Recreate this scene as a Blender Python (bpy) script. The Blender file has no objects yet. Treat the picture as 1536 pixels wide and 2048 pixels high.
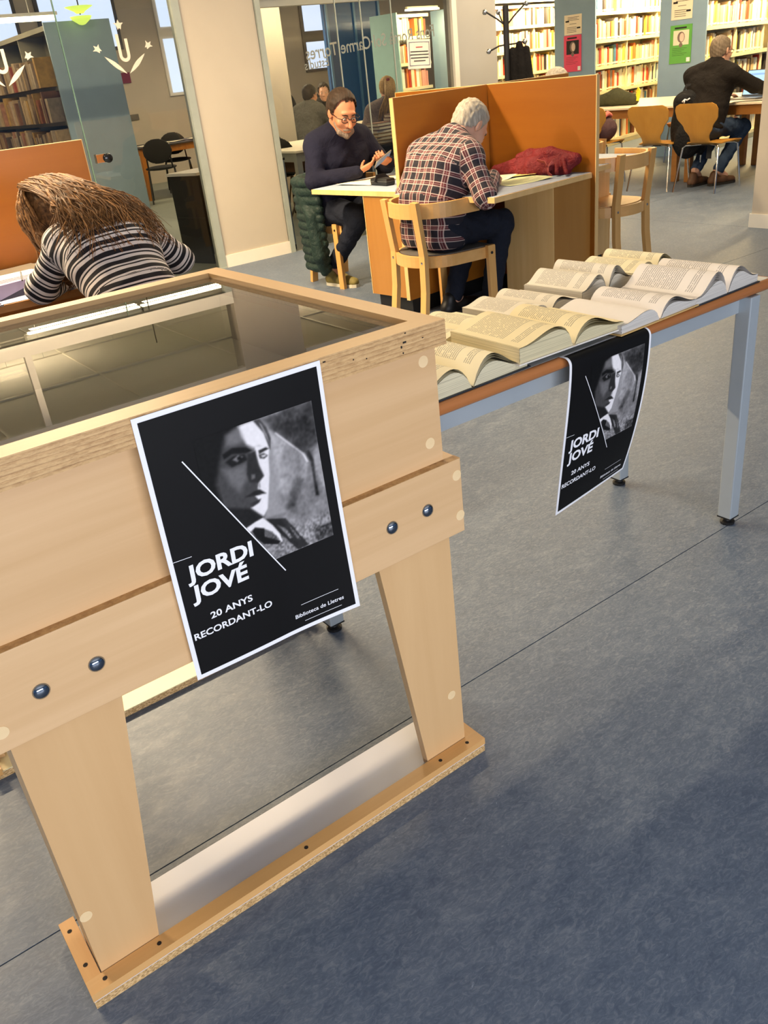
import bpy, bmesh, math, random
import numpy as np
from mathutils import Vector, Matrix, Euler

random.seed(7)
rng = np.random.default_rng(7)
SC = bpy.context.scene
COL = SC.collection
PI = math.pi
R_ = math.radians

# ------------------------------------------------------------------ camera
cam_d = bpy.data.cameras.new('camera'); cam = bpy.data.objects.new('camera', cam_d); COL.objects.link(cam)
SC.camera = cam
F_PX, YAW, PITCH, ROLL, CAM_Z = 1685.1, 0.9804, 0.4789, -0.1169, 1.3445
cam_d.sensor_fit = 'VERTICAL'; cam_d.sensor_height = 24.0
cam_d.lens = F_PX / 2048.0 * 24.0
cam_d.clip_start = 0.05; cam_d.clip_end = 100
_cy, _sy, _cp, _sp = math.cos(YAW), math.sin(YAW), math.cos(PITCH), math.sin(PITCH)
_F = Vector((_cp*_cy, _cp*_sy, -_sp)); _R = Vector((_sy, -_cy, 0)); _U = _R.cross(_F)
_R2 = _R*math.cos(ROLL) + _U*math.sin(ROLL); _U2 = _U*math.cos(ROLL) - _R*math.sin(ROLL)
cam.matrix_world = Matrix(((_R2.x, _U2.x, -_F.x, 0), (_R2.y, _U2.y, -_F.y, 0), (_R2.z, _U2.z, -_F.z, CAM_Z), (0, 0, 0, 1)))

# ------------------------------------------------------------------ world, view, large lights
SC.view_settings.view_transform = 'Standard'; SC.view_settings.look = 'None'
SC.view_settings.gamma = 1.0; SC.view_settings.use_curve_mapping = False
SC.view_settings.exposure = 0.85
W = bpy.data.worlds.new('world'); SC.world = W; W.use_nodes = True
W.node_tree.nodes['Background'].inputs[0].default_value = (0.34, 0.58, 1.0, 1)
W.node_tree.nodes['Background'].inputs[1].default_value = 0.17
SC.cycles.max_bounces = 7; SC.cycles.diffuse_bounces = 3; SC.cycles.glossy_bounces = 4
SC.cycles.transmission_bounces = 6; SC.cycles.transparent_max_bounces = 10
SC.cycles.caustics_reflective = False; SC.cycles.caustics_refractive = False
SC.cycles.sample_clamp_indirect = 6.0
SC.cycles.use_denoising = True

def area(name, loc, size, size_y, power, color, target=None, rot=None):
    d = bpy.data.lights.new(name, 'AREA'); d.shape = 'RECTANGLE'; d.size = size; d.size_y = size_y
    d.energy = power; d.color = color
    o = bpy.data.objects.new(name, d); COL.objects.link(o); o.location = loc
    if target is not None:
        o.rotation_euler = (Vector(target) - Vector(loc)).to_track_quat('-Z', 'Y').to_euler()
    elif rot is not None: o.rotation_euler = rot
    return o
WARM = (1.0, 0.77, 0.48)
WARM2 = (1.0, 0.75, 0.38)
# the row of linear ceiling lamps over the reading tables (each gets a fitting further down)
CEIL_Z = 2.95
LAMPS = [(-0.7, 5.0, 134), (1.1, 5.0, 134), (3.0, 4.2, 32), (5.6, 4.8, 26), (7.6, 4.2, 34), (8.6, 6.2, 22), (6.6, 6.1, 14),
         (1.6, 9.6, 14), (2.95, 10.3, 14), (4.35, 10.3, 14), (5.8, 9.4, 11), (2.5, 12.6, 20), (7.0, 12.6, 30)]
for lx, ly, lw in LAMPS:
    area('lamp_light', (lx, ly, CEIL_Z-(0.60 if ly > 9 and ly != 10.3 else 0.165)), 1.3, 0.10, lw, WARM, rot=(0, 0, 0))
    if ly > 9 and ly != 10.3: area('ceiling_fill', (lx, ly, CEIL_Z-0.40), 1.3, 0.10, 20, WARM, rot=(PI, 0, 0))  # added fill that brightens the ceiling mirrored in the case glass
# daylight from the tall windows on the side the photographer stands
area('daylight', (-0.4, -3.6, 1.1), 5.0, 0.9, 128.0, (0.94, 0.95, 1.0), target=(0.8, 1.5, 0.8))

# ------------------------------------------------------------------ materials
MATS = {}
def _lin(c):
    return tuple(((x/255.0)/12.92 if x/255.0 <= 0.04045 else ((x/255.0+0.055)/1.055)**2.4) for x in c)
class NT:
    """small node tree writer"""
    def __init__(s, name):
        s.m = bpy.data.materials.new(name); s.m.use_nodes = True; s.t = s.m.node_tree
        s.bsdf = s.t.nodes['Principled BSDF']; s.L = s.t.links
    def n(s, typ, **kw):
        x = s.t.nodes.new(typ)
        for k, v in kw.items():
            if k.startswith('i_'): x.inputs[k[2:].replace('_', ' ')].default_value = v
            else: setattr(x, k, v)
        return x
    def link(s, a, b): s.L.new(a, b)
    def coord(s, kind='Object', scale=(1, 1, 1), rot=(0, 0, 0), loc=(0, 0, 0)):
        c = s.n('ShaderNodeTexCoord'); mp = s.n('ShaderNodeMapping')
        mp.inputs['Scale'].default_value = scale; mp.inputs['Rotation'].default_value = rot; mp.inputs['Location'].default_value = loc
        s.link(c.outputs[kind], mp.inputs['Vector']); return mp.outputs['Vector']
    def noise(s, vec, scale, detail=4, rough=0.55, dist=0.0):
        x = s.n('ShaderNodeTexNoise'); x.inputs['Scale'].default_value = scale; x.inputs['Detail'].default_value = detail
        x.inputs['Roughness'].default_value = rough; x.inputs['Distortion'].default_value = dist
        if vec is not None: s.link(vec, x.inputs['Vector'])
        return x.outputs['Fac']
    def ramp(s, fac, stops, interp='LINEAR'):
        x = s.n('ShaderNodeValToRGB'); x.color_ramp.interpolation = interp
        el = x.color_ramp.elements
        while len(el) < len(stops): el.new(0.5)
        for e, (p, c) in zip(el, stops):
            e.position = p; e.color = (c[0], c[1], c[2], 1) if not isinstance(c, (int, float)) else (c, c, c, 1)
        s.link(fac, x.inputs['Fac']); return x.outputs['Color']
    def math(s, op, a, b=None, c=None):
        x = s.n('ShaderNodeMath', operation=op)
        for i, v in enumerate((a, b, c)):
            if v is None: continue
            if isinstance(v, (int, float)): x.inputs[i].default_value = v
            else: s.link(v, x.inputs[i])
        return x.outputs[0]
    def mix(s, fac, a, b, mode='MIX'):
        x = s.n('ShaderNodeMix', data_type='RGBA', blend_type=mode)
        for sock, v in ((x.inputs['Factor'], fac), (x.inputs['A'], a), (x.inputs['B'], b)):
            if isinstance(v, (int, float)): sock.default_value = v
            elif isinstance(v, tuple): sock.default_value = (v[0], v[1], v[2], 1)
            else: s.link(v, sock)
        return x.outputs['Result']
    def bump(s, h, strength=0.2, dist=0.01):
        x = s.n('ShaderNodeBump'); x.inputs['Strength'].default_value = strength; x.inputs['Distance'].default_value = dist
        s.link(h, x.inputs['Height']); s.link(x.outputs['Normal'], s.bsdf.inputs['Normal'])
    def col(s, c):
        if isinstance(c, tuple): s.bsdf.inputs['Base Color'].default_value = (c[0], c[1], c[2], 1)
        else: s.link(c, s.bsdf.inputs['Base Color'])
    def rough(s, v):
        if isinstance(v, (int, float)): s.bsdf.inputs['Roughness'].default_value = v
        else: s.link(v, s.bsdf.inputs['Roughness'])
def plain(name, rgb, rough=0.5, metal=0.0, var=0.06, scale=8.0, spec=None, bump=0.0, bscale=60):
    """plain paint, plastic or cloth with a little noise in the colour"""
    if name in MATS: return MATS[name]
    t = NT(name); c = _lin(rgb)
    v = t.coord()
    f = t.noise(v, scale, 3)
    lo = tuple(max(0, x*(1-var)) for x in c); hi = tuple(min(1, x*(1+var)) for x in c)
    t.col(t.ramp(f, [(0.3, lo), (0.7, hi)])); t.rough(rough)
    t.bsdf.inputs['Metallic'].default_value = metal
    if spec is not None: t.bsdf.inputs['Specular IOR Level'].default_value = spec
    if bump: t.bump(t.noise(v, bscale, 3), bump, 0.004)
    MATS[name] = t.m; return t.m
def wood(name, a, b, axis='X', scale=1.0, rough=0.38, c=None, grain=22.0, coat=0.0):
    """stretched noise grain along one object axis"""
    if name in MATS: return MATS[name]
    t = NT(name); A, B = _lin(a), _lin(b)
    sc = {'X': (0.9, grain, grain), 'Y': (grain, 0.9, grain), 'Z': (grain, grain, 0.9)}[axis]
    v = t.coord(scale=tuple(x*scale for x in sc))
    f = t.noise(v, 1.0, 6, 0.62, 0.35)
    v2 = t.coord(scale=tuple((x*0.16 + 0.3)*scale for x in sc))
    g = t.noise(v2, 1.3, 4, 0.5, 0.8)
    k = t.math('ADD', t.math('MULTIPLY', f, 0.6), t.math('MULTIPLY', g, 0.4))
    t.col(t.ramp(k, [(0.33, A), (0.66, B)])); t.rough(rough)
    if coat: t.bsdf.inputs['Coat Weight'].default_value = coat; t.bsdf.inputs['Coat Roughness'].default_value = 0.2
    t.bump(f, 0.05, 0.002)
    MATS[name] = t.m; return t.m
def ply(name, a, b, dark, axis='Z', per=0.0145, rough=0.6):
    """ply layers: bands across one axis"""
    t = NT(name); A, B, D = _lin(a), _lin(b), _lin(dark)
    c = t.n('ShaderNodeTexCoord'); sp = t.n('ShaderNodeSeparateXYZ'); t.link(c.outputs['Object'], sp.inputs[0])
    v = t.coord(scale=(2.2, 2.2, 110)); wob = t.noise(v, 3.0, 5, 0.7)
    z = t.math('ADD', sp.outputs[axis], t.math('MULTIPLY', wob, 0.006))
    fr = t.math('FRACT', t.math('DIVIDE', z, per))
    base = t.ramp(fr, [(0.0, A), (0.42, B), (0.50, D), (0.56, A), (0.93, B), (1.0, D)])
    f2 = t.noise(t.coord(scale=(40, 40, 160)), 2.0, 4, 0.7)
    t.col(t.mix(0.4, base, t.ramp(f2, [(0.35, D), (0.6, A)]))); t.rough(rough); t.bump(f2, 0.15, 0.002)
    MATS[name] = t.m; return t.m
def chip(name):
    t = NT(name)
    vo = t.n('ShaderNodeTexVoronoi'); vo.inputs['Scale'].default_value = 1.0
    t.link(t.coord(scale=(190, 190, 420)), vo.inputs['Vector'])
    t.col(t.ramp(vo.outputs['Distance'], [(0.05, _lin((120, 88, 50))), (0.5, _lin((196, 158, 104))), (0.9, _lin((225, 190, 140)))]))
    t.rough(0.8); MATS[name] = t.m; return t.m

# ------------------------------------------------------------------ mesh helpers
class MB:
    """collects shapes and links them as ONE mesh object"""
    def __init__(s): s.v = []; s.f = []; s.mi = []; s.uv = {}
    def add(s, vs, fs, mi=0, M=None):
        o = len(s.v)
        s.v += [tuple(M @ Vector(p)) if M else tuple(p) for p in vs]
        s.f += [tuple(i+o for i in f) for f in fs]; s.mi += [mi]*len(fs)
    def box(s, lo, hi, mi=0, M=None, ch=0.0):
        (a, b, c), (d, e, f) = lo, hi
        if ch <= 0:
            vs = [(a,b,c),(d,b,c),(d,e,c),(a,e,c),(a,b,f),(d,b,f),(d,e,f),(a,e,f)]
            fs = [(0,3,2,1),(4,5,6,7),(0,1,5,4),(1,2,6,5),(2,3,7,6),(3,0,4,7)]
            s.add(vs, fs, mi, M); return
        bm = bmesh.new()
        bmesh.ops.create_cube(bm, size=1.0)
        for v in bm.verts: v.co = Vector(((a+d)/2+v.co.x*(d-a), (b+e)/2+v.co.y*(e-b), (c+f)/2+v.co.z*(f-c)))
        bmesh.ops.bevel(bm, geom=list(bm.edges), offset=ch, segments=2, profile=0.5, affect='EDGES')
        bm.verts.index_update()
        s.add([tuple(v.co) for v in bm.verts], [tuple(v.index for v in f.verts) for f in bm.faces], mi, M); bm.free()
    def cbox(s, c, size, mi=0, M=None, ch=0.0):
        s.box(tuple(c[i]-size[i]/2 for i in range(3)), tuple(c[i]+size[i]/2 for i in range(3)), mi, M, ch)
    def prism(s, pts, z0, z1, mi=0, M=None, plane='XY'):
        """extrude a closed outline; plane XY -> along z, XZ -> along y, YZ -> along x"""
        n = len(pts)
        def P(p, h): return {'XY': (p[0], p[1], h), 'XZ': (p[0], h, p[1]), 'YZ': (h, p[0], p[1])}[plane]
        vs = [P(p, z0) for p in pts] + [P(p, z1) for p in pts]
        fs = [tuple(range(n))[::-1], tuple(range(n, 2*n))] + [(i, (i+1) % n, n+(i+1) % n, n+i) for i in range(n)]
        s.add(vs, fs, mi, M)
    def tube(s, path, r, seg=8, mi=0, M=None, cap=True, flat=1.0):
        """tube along a path; r a number or one per point"""
        path = [Vector(p) for p in path]; n = len(path)
        rs = [r]*n if isinstance(r, (int, float)) else list(r)
        vs = []; up = None
        for i, p in enumerate(path):
            t = (path[min(i+1, n-1)] - path[max(i-1, 0)]).normalized()
            if up is None:
                up = Vector((0, 0, 1)) if abs(t.z) < 0.9 else Vector((1, 0, 0))
            a = t.cross(up);
            if a.length < 1e-6: a = t.orthogonal()
            a.normalize(); b = a.cross(t).normalized(); up = b
            for k in range(seg):
                q = 2*PI*k/seg
                vs.append(tuple(p + a*math.cos(q)*rs[i] + b*math.sin(q)*rs[i]*flat))
        fs = [(i*seg+k, i*seg+(k+1) % seg, (i+1)*seg+(k+1) % seg, (i+1)*seg+k) for i in range(n-1) for k in range(seg)]
        if cap: fs += [tuple(range(seg))[::-1], tuple(range((n-1)*seg, n*seg))]
        s.add(vs, fs, mi, M)
    def bar(s, path, w, h, up=(0, 0, 1), mi=0, M=None):
        """rectangular bar along a path (w across, h along up)"""
        path = [Vector(p) for p in path]; n = len(path); up = Vector(up); vs = []
        for i, p in enumerate(path):
            t = (path[min(i+1, n-1)] - path[max(i-1, 0)]).normalized()
            a = t.cross(up).normalized(); b = a.cross(t).normalized()
            for sx, sy in ((-1,-1),(1,-1),(1,1),(-1,1)): vs.append(tuple(p + a*sx*w/2 + b*sy*h/2))
        fs = [(i*4+k, i*4+(k+1) % 4, (i+1)*4+(k+1) % 4, (i+1)*4+k) for i in range(n-1) for k in range(4)]
        fs += [(3,2,1,0), tuple(range((n-1)*4, n*4))]
        s.add(vs, fs, mi, M)
    def lathe(s, prof, seg=16, mi=0, M=None):
        vs = [(r*math.cos(2*PI*k/seg), r*math.sin(2*PI*k/seg), z) for r, z in prof for k in range(seg)]; n = len(prof)
        fs = [(i*seg+k, i*seg+(k+1) % seg, (i+1)*seg+(k+1) % seg, (i+1)*seg+k) for i in range(n-1) for k in range(seg)]
        fs += [tuple(range(seg))[::-1], tuple(range((n-1)*seg, n*seg))]
        s.add(vs, fs, mi, M)
    def ball(s, c, r, mi=0, M=None, seg=12, ring=7):
        rr = r if isinstance(r, tuple) else (r, r, r)
        vs = []; fs = []
        for i in range(1, ring):
            th = PI*i/ring
            for k in range(seg):
                ph = 2*PI*k/seg
                vs.append((c[0]+rr[0]*math.sin(th)*math.cos(ph), c[1]+rr[1]*math.sin(th)*math.sin(ph), c[2]+rr[2]*math.cos(th)))
        n = len(vs); vs += [(c[0], c[1], c[2]+rr[2]), (c[0], c[1], c[2]-rr[2])]
        for i in range(ring-2):
            for k in range(seg): fs.append((i*seg+k, (i+1)*seg+k, (i+1)*seg+(k+1) % seg, i*seg+(k+1) % seg))
        for k in range(seg):
            fs.append((n, k, (k+1) % seg)); fs.append((n+1, (ring-2)*seg+(k+1) % seg, (ring-2)*seg+k))
        s.add(vs, fs, mi, M)
    def grid(s, fn, nu, nv, mi=0, closed=False):
        """fn(u,v) -> point; makes a uv-mapped sheet"""
        o = len(s.v)
        for j in range(nv+1):
            for i in range(nu+1):
                s.v.append(tuple(fn(i/nu, j/nv))); s.uv[len(s.v)-1] = (i/nu, j/nv)
        for j in range(nv):
            for i in range(nu):
                a = o+j*(nu+1)+i
                s.f.append((a, a+1, a+nu+2, a+nu+1)); s.mi.append(mi)
    def mesh(s, name, mats):
        me = bpy.data.meshes.new(name); me.from_pydata(s.v, [], s.f)
        if not isinstance(mats, (list, tuple)): mats = [mats]
        for m in mats: me.materials.append(m)
        if len(mats) > 1: me.polygons.foreach_set('material_index', s.mi)
        if s.uv:
            uvl = me.uv_layers.new(name='UVMap')
            vi = np.empty(len(me.loops), dtype=np.int32); me.loops.foreach_get('vertex_index', vi)
            arr = np.zeros((len(s.v), 2), dtype=np.float32)
            for k, q in s.uv.items(): arr[k] = q
            uvl.data.foreach_set('uv', arr[vi].ravel())
        me.validate(); me.update()
        return me
    def build(s, name, mats, parent=None, smooth=False, loc=None, rot=None):
        me = s.mesh(name, mats)
        if smooth:
            me.polygons.foreach_set('use_smooth', [True]*len(me.polygons))
            if smooth != 'all': me.set_sharp_from_angle(angle=R_(40))
        return link(name, me, parent, loc, rot)
def link(name, me, parent=None, loc=None, rot=None):
    o = bpy.data.objects.new(name, me); COL.objects.link(o)
    if parent is not None: o.parent = parent
    if loc is not None: o.location = loc
    if rot is not None: o.rotation_euler = rot
    return o
def tag(o, label=None, cat=None, group=None, kind=None):
    if label: o['label'] = label
    if cat: o['category'] = cat
    if group: o['group'] = group
    if kind: o['kind'] = kind
    return o
def thing(name, label, cat, loc=(0, 0, 0), rz=0.0, group=None):
    o = bpy.data.objects.new(name, None); COL.objects.link(o); o.location = loc; o.rotation_euler = (0, 0, rz)
    o.empty_display_size = 0.1
    return tag(o, label, cat, group)
def copy_tree(o, parent=None):
    kids = list(o.children)
    c = o.copy(); COL.objects.link(c)
    if parent is not None: c.parent = parent
    for ch in kids: copy_tree(ch, c)
    return c
def one(name, mb, mats, label, cat, group=None, kind=None, smooth=False, loc=None, rot=None):
    return tag(mb.build(name, mats, None, smooth, loc, rot), label, cat, group, kind)
def BX(name, lo, hi, m, parent=None, ch=0.0, **k):
    b = MB(); b.box(lo, hi, ch=ch); return b.build(name, m, parent, **k)
def text_mb(body, size, align='LEFT', bold=0.0, space=1.0, shear=0.0, width=1.0):
    """lettering as flat filled outlines -> (verts, faces) in the XY plane"""
    cu = bpy.data.curves.new('lettering', 'FONT'); cu.body = body; cu.size = size; cu.align_x = align; cu.offset = bold
    cu.space_character = space; cu.shear = shear; cu.resolution_u = 3; cu.fill_mode = 'FRONT'
    o = bpy.data.objects.new('lettering', cu); COL.objects.link(o)
    dg = bpy.context.evaluated_depsgraph_get(); dg.update()
    me = bpy.data.meshes.new_from_object(o.evaluated_get(dg))
    vs = [(v.co.x*width, v.co.y, 0.0) for v in me.vertices]; fs = [tuple(p.vertices) for p in me.polygons]
    bpy.data.objects.remove(o); bpy.data.meshes.remove(me); bpy.data.curves.remove(cu)
    return vs, fs
# ------------------------------------------------------------------ common materials
def floor_mat(name, base, lo, hi):
    t = NT(name); v = t.coord()
    big = t.noise(v, 0.9, 3, 0.5)
    mid = t.noise(t.coord(scale=(1, 1.7, 1), rot=(0, 0, 0.5)), 9.0, 6, 0.68, 0.8)
    fine = t.noise(t.coord(scale=(1, 2.2, 1), rot=(0, 0, 0.9)), 46.0, 4, 0.7, 1.5)
    B, L, H = _lin(base), _lin(lo), _lin(hi)
    c1 = t.ramp(mid, [(0.32, L), (0.52, B), (0.72, H)])
    c2 = t.ramp(fine, [(0.34, L), (0.5, B), (0.66, H)])
    c = t.mix(0.55, c1, c2)
    fleck = t.ramp(t.noise(t.coord(scale=(1, 3, 1), rot=(0, 0, -0.5)), 24.0, 5, 0.75, 2.0), [(0.66, 0.0), (0.70, 1.0)])
    c = t.mix(t.math('MULTIPLY', fleck, 0.5), c, tuple(min(1, x*2.0) for x in H))
    c = t.mix(t.math('MULTIPLY', big, 0.25), c, L)
    t.col(c); t.rough(t.ramp(mid, [(0.3, 0.42), (0.7, 0.56)])); t.bsdf.inputs['Specular IOR Level'].default_value = 0.5
    t.bump(fine, 0.05, 0.002)
    MATS[name] = t.m; return t.m
M_floor = floor_mat('linoleum_blue', (98, 111, 130), (72, 87, 110), (138, 147, 158))
M_floor2 = floor_mat('linoleum_grey', (128, 134, 126), (112, 120, 112), (144, 148, 140))
M_seam = plain('seam', (40, 42, 44), 0.8)
M_wall = plain('wall_paint', (192, 182, 166), 0.62, var=0.025, scale=3)
M_wall2 = plain('wall_paint_grey', (172, 170, 166), 0.65, var=0.05, scale=2)
M_ceil = plain('ceiling_tile', (236, 232, 224), 0.8, var=0.02)
M_trimw = plain('white_trim', (236, 230, 216), 0.4, var=0.02)
M_alu = plain('aluminium', (188, 190, 188), 0.35, metal=0.8)
M_frame = plain('grey_frame', (176, 184, 176), 0.4, metal=0.3)
M_white = plain('white_sheet', (244, 244, 246), 0.6, var=0.015)
M_black = plain('black_matt', (16, 16, 18), 0.55, var=0.2)
M_chrome = plain('chrome', (205, 205, 205), 0.12, metal=1.0)
def emis(name, rgb, strength, base=(0.8, 0.8, 0.8)):
    t = NT(name); t.bsdf.inputs['Base Color'].default_value = (*base, 1)
    t.bsdf.inputs['Emission Color'].default_value = (*rgb, 1); t.bsdf.inputs['Emission Strength'].default_value = strength
    MATS[name] = t.m; return t.m
M_tube = emis('lamp_diffuser', (1.0, 0.80, 0.48), 9.0)
M_shelflamp = emis('shelf_lamp_diffuser', (1.0, 0.80, 0.42), 7.0)
def glass(name, tint, k=1.0, rough=0.0, ior=1.5):
    t = NT(name); N = t.t.nodes
    tr = N.new('ShaderNodeBsdfTransparent'); tr.inputs[0].default_value = (*tint, 1)
    gl = N.new('ShaderNodeBsdfGlossy'); gl.inputs['Roughness'].default_value = rough; gl.inputs[0].default_value = (1, 1, 1, 1)
    fr = N.new('ShaderNodeFresnel'); fr.inputs['IOR'].default_value = ior
    mx = N.new('ShaderNodeMixShader')
    f = t.math('MULTIPLY', fr.outputs[0], k); f = t.math('MINIMUM', f, 1.0)
    t.link(f, mx.inputs[0]); t.link(tr.outputs[0], mx.inputs[1]); t.link(gl.outputs[0], mx.inputs[2])
    t.link(mx.outputs[0], N['Material Output'].inputs['Surface']); N.remove(t.bsdf)
    MATS[name] = t.m; return t.m
M_glass = glass('pane_glass', (0.93, 0.96, 0.94), 1.0)
M_cglass = glass('case_glass', (0.93, 0.92, 0.88), 1.5)

def ST(o, **k): o['kind'] = 'structure'; return o

# ------------------------------------------------------------------ floor, ceiling, walls
GY = 6.80                       # the plane of the glazed wall
fl = ST(BX('floor', (-6, -5, -0.06), (16, 18, -0.006), M_seam))
ys = [-4.72, -2.722, -0.724, 1.270, 3.268, 5.266, GY]
for a, b in zip(ys[:-1], ys[1:]):
    BX('linoleum_sheet', (-6, a+0.0015, -0.006), (6.2, b-0.0015, 0.0), M_floor, fl)
    BX('linoleum_sheet', (6.203, a+0.0015, -0.006), (16, b-0.0015, 0.0), M_floor, fl)
BX('linoleum_sheet', (6.5, GY+0.0015, -0.006), (16, 18, 0.0), M_floor, fl)
for x0, x1 in ((-6, 0.398), (0.401, 2.398), (2.401, 4.398), (4.401, 6.497)):
    BX('linoleum_sheet', (x0, GY+0.0015, -0.006), (x1, 18, 0.0), M_floor2, fl)
ce = ST(BX('ceiling', (-6, -5, CEIL_Z+0.02), (16, 18, CEIL_Z+0.1), M_ceil))
mb = MB()
for k in range(-4, 14): mb.box((-6, k*1.2, CEIL_Z+0.005), (16, k*1.2+0.02, CEIL_Z+0.02))
for k in range(-5, 14): mb.box((k*1.2, -5, CEIL_Z+0.006), (k*1.2+0.02, 18, CEIL_Z+0.02))
mb.build('ceiling_grid', M_trimw, ce)
# far walls of the glazed reading room
ST(BX('wall_back', (-6, 15.4, 0), (16, 15.6, CEIL_Z), M_wall))
ST(BX('wall_left', (-6.2, 6.8, 0), (-6, 15.6, CEIL_Z), M_wall))
ST(BX('wall_right', (15.8, -5, 0), (16, 15.6, CEIL_Z), M_wall))
# pillars
def pillar(x0, x1, y0, y1, nm, trim):
    p = ST(BX(nm, (x0, y0, 0), (x1, y1, CEIL_Z), M_wall))
    b = MB(); e = 0.012
    b.box((x0-e, y0-e, 0), (x1+e, y0, 0.10)); b.box((x1, y0, 0), (x1+e, y1+e, 0.10)); b.box((x0-e, y0, 0), (x0, y1+e, 0.10))
    ST(b.build(trim, M_trimw)); return p
pillar(3.24, 3.88, GY+0.0, GY+0.16, 'wall_pillar_front', 'baseboard_pillar_front')
pillar(6.205, 6.75, 3.25, 3.78, 'wall_pillar_right', 'baseboard_pillar_right')
# solid wall right of the glazing
ST(BX('wall_front', (5.99, GY, 0), (6.50, GY+0.16, CEIL_Z), M_wall2))
# glazing: aluminium posts, head rail and panes
def post(nm, x0, x1, z0=0, z1=2.12, m=M_frame, y0=GY-0.02, y1=GY+0.05): return ST(BX(nm, (x0, y0, z0), (x1, y1, z1), m))
post('trim_1', 3.175, 3.235); post('trim_2', 3.885, 3.93); post('trim_3', 5.935, 5.99, m=M_trimw)
post('trim_4', -5.9, 3.235, 2.12, 2.22, M_trimw); post('trim_5', 3.885, 5.99, 2.12, 2.22, M_trimw)
post('trim_6', -5.9, 3.235, 2.80, 2.95, M_trimw); post('trim_7', 3.885, 5.99, 2.80, 2.95, M_trimw)
ST(BX('trim_8', (1.42, GY-0.01, 2.22), (1.47, GY+0.04, 2.80), M_trimw))
ST(BX('trim_9', (2.3, GY-0.03, 0.0), (3.235, GY+0.03, 0.012), M_frame))
panes = []
def pane(nm, x0, x1, z0=0.012, z1=2.12):
    b = MB(); b.add([(x0, 0, z0), (x1, 0, z0), (x1, 0, z1), (x0, 0, z1)], [(0, 1, 2, 3)])
    o = ST(b.build(nm, M_glass, loc=(0, GY+0.012, 0))); panes.append(o); return o
pane('window_1', -1.4, 0.395); w2 = pane('window_2', 0.4, 2.296); w3 = pane('window_3', 2.304, 3.175)
w4 = pane('window_4', 3.93, 4.66); w5 = pane('window_5', 4.666, 4.92); w6 = pane('window_6', 4.926, 5.25); w7 = pane('window_7', 5.256, 5.935)
for a, b in ((-1.4, 3.175), (3.93, 5.935)): pane('window_8' if a < 0 else 'window_9', a, b, 2.22, 2.80)
M_edge = plain('glass_edge', (92, 120, 108), 0.15)
for x, w in ((2.30, w3), (4.663, w5), (4.923, w6), (5.253, w7)):
    BX('pane_edge', (x-0.004, -0.006, 0.012), (x+0.004, 0.006, 2.12), M_edge if x < 3 else M_frame, w)
# lock on the glass door
lk = ST(BX('trim_10', (2.34, GY-0.022, 0.955), (2.415, GY+0.03, 1.02), M_chrome, ch=0.004))
b = MB(); b.lathe([(0.004, 0), (0.028, 0.002), (0.034, 0.012), (0.030, 0.024), (0.012, 0.03)], 20)
b.build('lock_knob', plain('knob_black', (18, 18, 20), 0.12), lk, smooth=True, loc=(2.425, GY-0.022, 0.985), rot=(PI/2, 0, 0))
# frosted emblem on the door: a U, three tulip stars and two leaves
M_decal = plain('frosted_film', (206, 196, 182), 0.7, var=0.02)
def emblem(cx, z0, s, parent):
    b = MB(); y0, y1 = -0.0035, -0.0015
    def pr(pts): b.prism([(cx+s*x, z0+s*z) for x, z in pts], y0, y1, plane='XZ')
    w, r = 0.030, 0.040
    arc = lambda rad: [(rad*math.cos(a), rad*math.sin(a)) for a in np.linspace(PI, 2*PI, 13)]
    pts = [(-r-w/2, 0.21)] + [(x, z+0.03) for x, z in arc(r+w/2)] + [(r+w/2, 0.17), (r-w/2, 0.17)] + [(x, z+0.03) for x, z in arc(r-w/2)[::-1]] + [(-r+w/2, 0.21)]
    for k in range(0, len(pts)//2 - 1): pr([pts[k], pts[k+1], pts[-2-k], pts[-1-k]])
    def star(px, pz, rot, q=0.055):
        o = [(0, 1.0), (0.28, 0.35), (0.95, 0.42), (0.48, -0.05), (0.30, -0.85), (0, -0.55), (-0.30, -0.85), (-0.48, -0.05), (-0.95, 0.42), (-0.28, 0.35)]
        cr, sr = math.cos(rot), math.sin(rot)
        P = [(px*1.55+q*(x*cr-z*sr)*1.15, pz+q*(x*sr+z*cr)) for x, z in o]; px *= 1.55
        for k in range(len(P)): pr([(px, pz), P[k], P[(k+1) % len(P)]])
    star(0.0, 0.285, 0.0, 0.045); star(-0.165, 0.10, 0.75, 0.042); star(0.165, 0.10, -0.75, 0.042)
    for sg in (-1, 1):
        A = Vector((sg*0.014, -0.125)); B = Vector((sg*0.205, 0.035)); D = B-A; Np = Vector((-D.y, D.x)).normalized()
        P = [A+D*t+Np*0.020*math.sin(PI*t)*q for q, ts in ((1, np.linspace(0, 1, 8)), (-1, np.linspace(1, 0, 8)[1:-1])) for t in ts]
        for k in range(1, len(P)-1): pr([tuple(P[0]), tuple(P[k]), tuple(P[k+1])])
    return b.build('emblem', M_decal, parent)
emblem(2.745, 1.625, 0.77, w3); emblem(1.85, 1.62, 0.77, w2)
# the room name, read from its back through the glass
vs, fs = text_mb('Fons Romà Sol·Carme Torres', 0.125, 'LEFT', 0.0012, 0.98)
wd = max(v[0] for v in vs)
b = MB(); b.add([(-x*0.96, y*1.12, 0) for x, y, _ in vs], [f[::-1] for f in fs])
o = b.build('room_lettering', plain('etched_film', (214, 212, 200), 0.7), w6); o.location = (5.76, 0.02, 1.585); o.rotation_euler = (PI/2, R_(-3.6), 0)
vs, fs = text_mb('Estudis', 0.10, 'LEFT', 0.001)
b = MB(); b.add([(-x*0.9, y, 0) for x, y, _ in vs], [f[::-1] for f in fs])
o = b.build('room_lettering', MATS['etched_film'], w4); o.location = (4.56, 0.02, 1.44); o.rotation_euler = (PI/2, R_(-4), 0)
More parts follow.
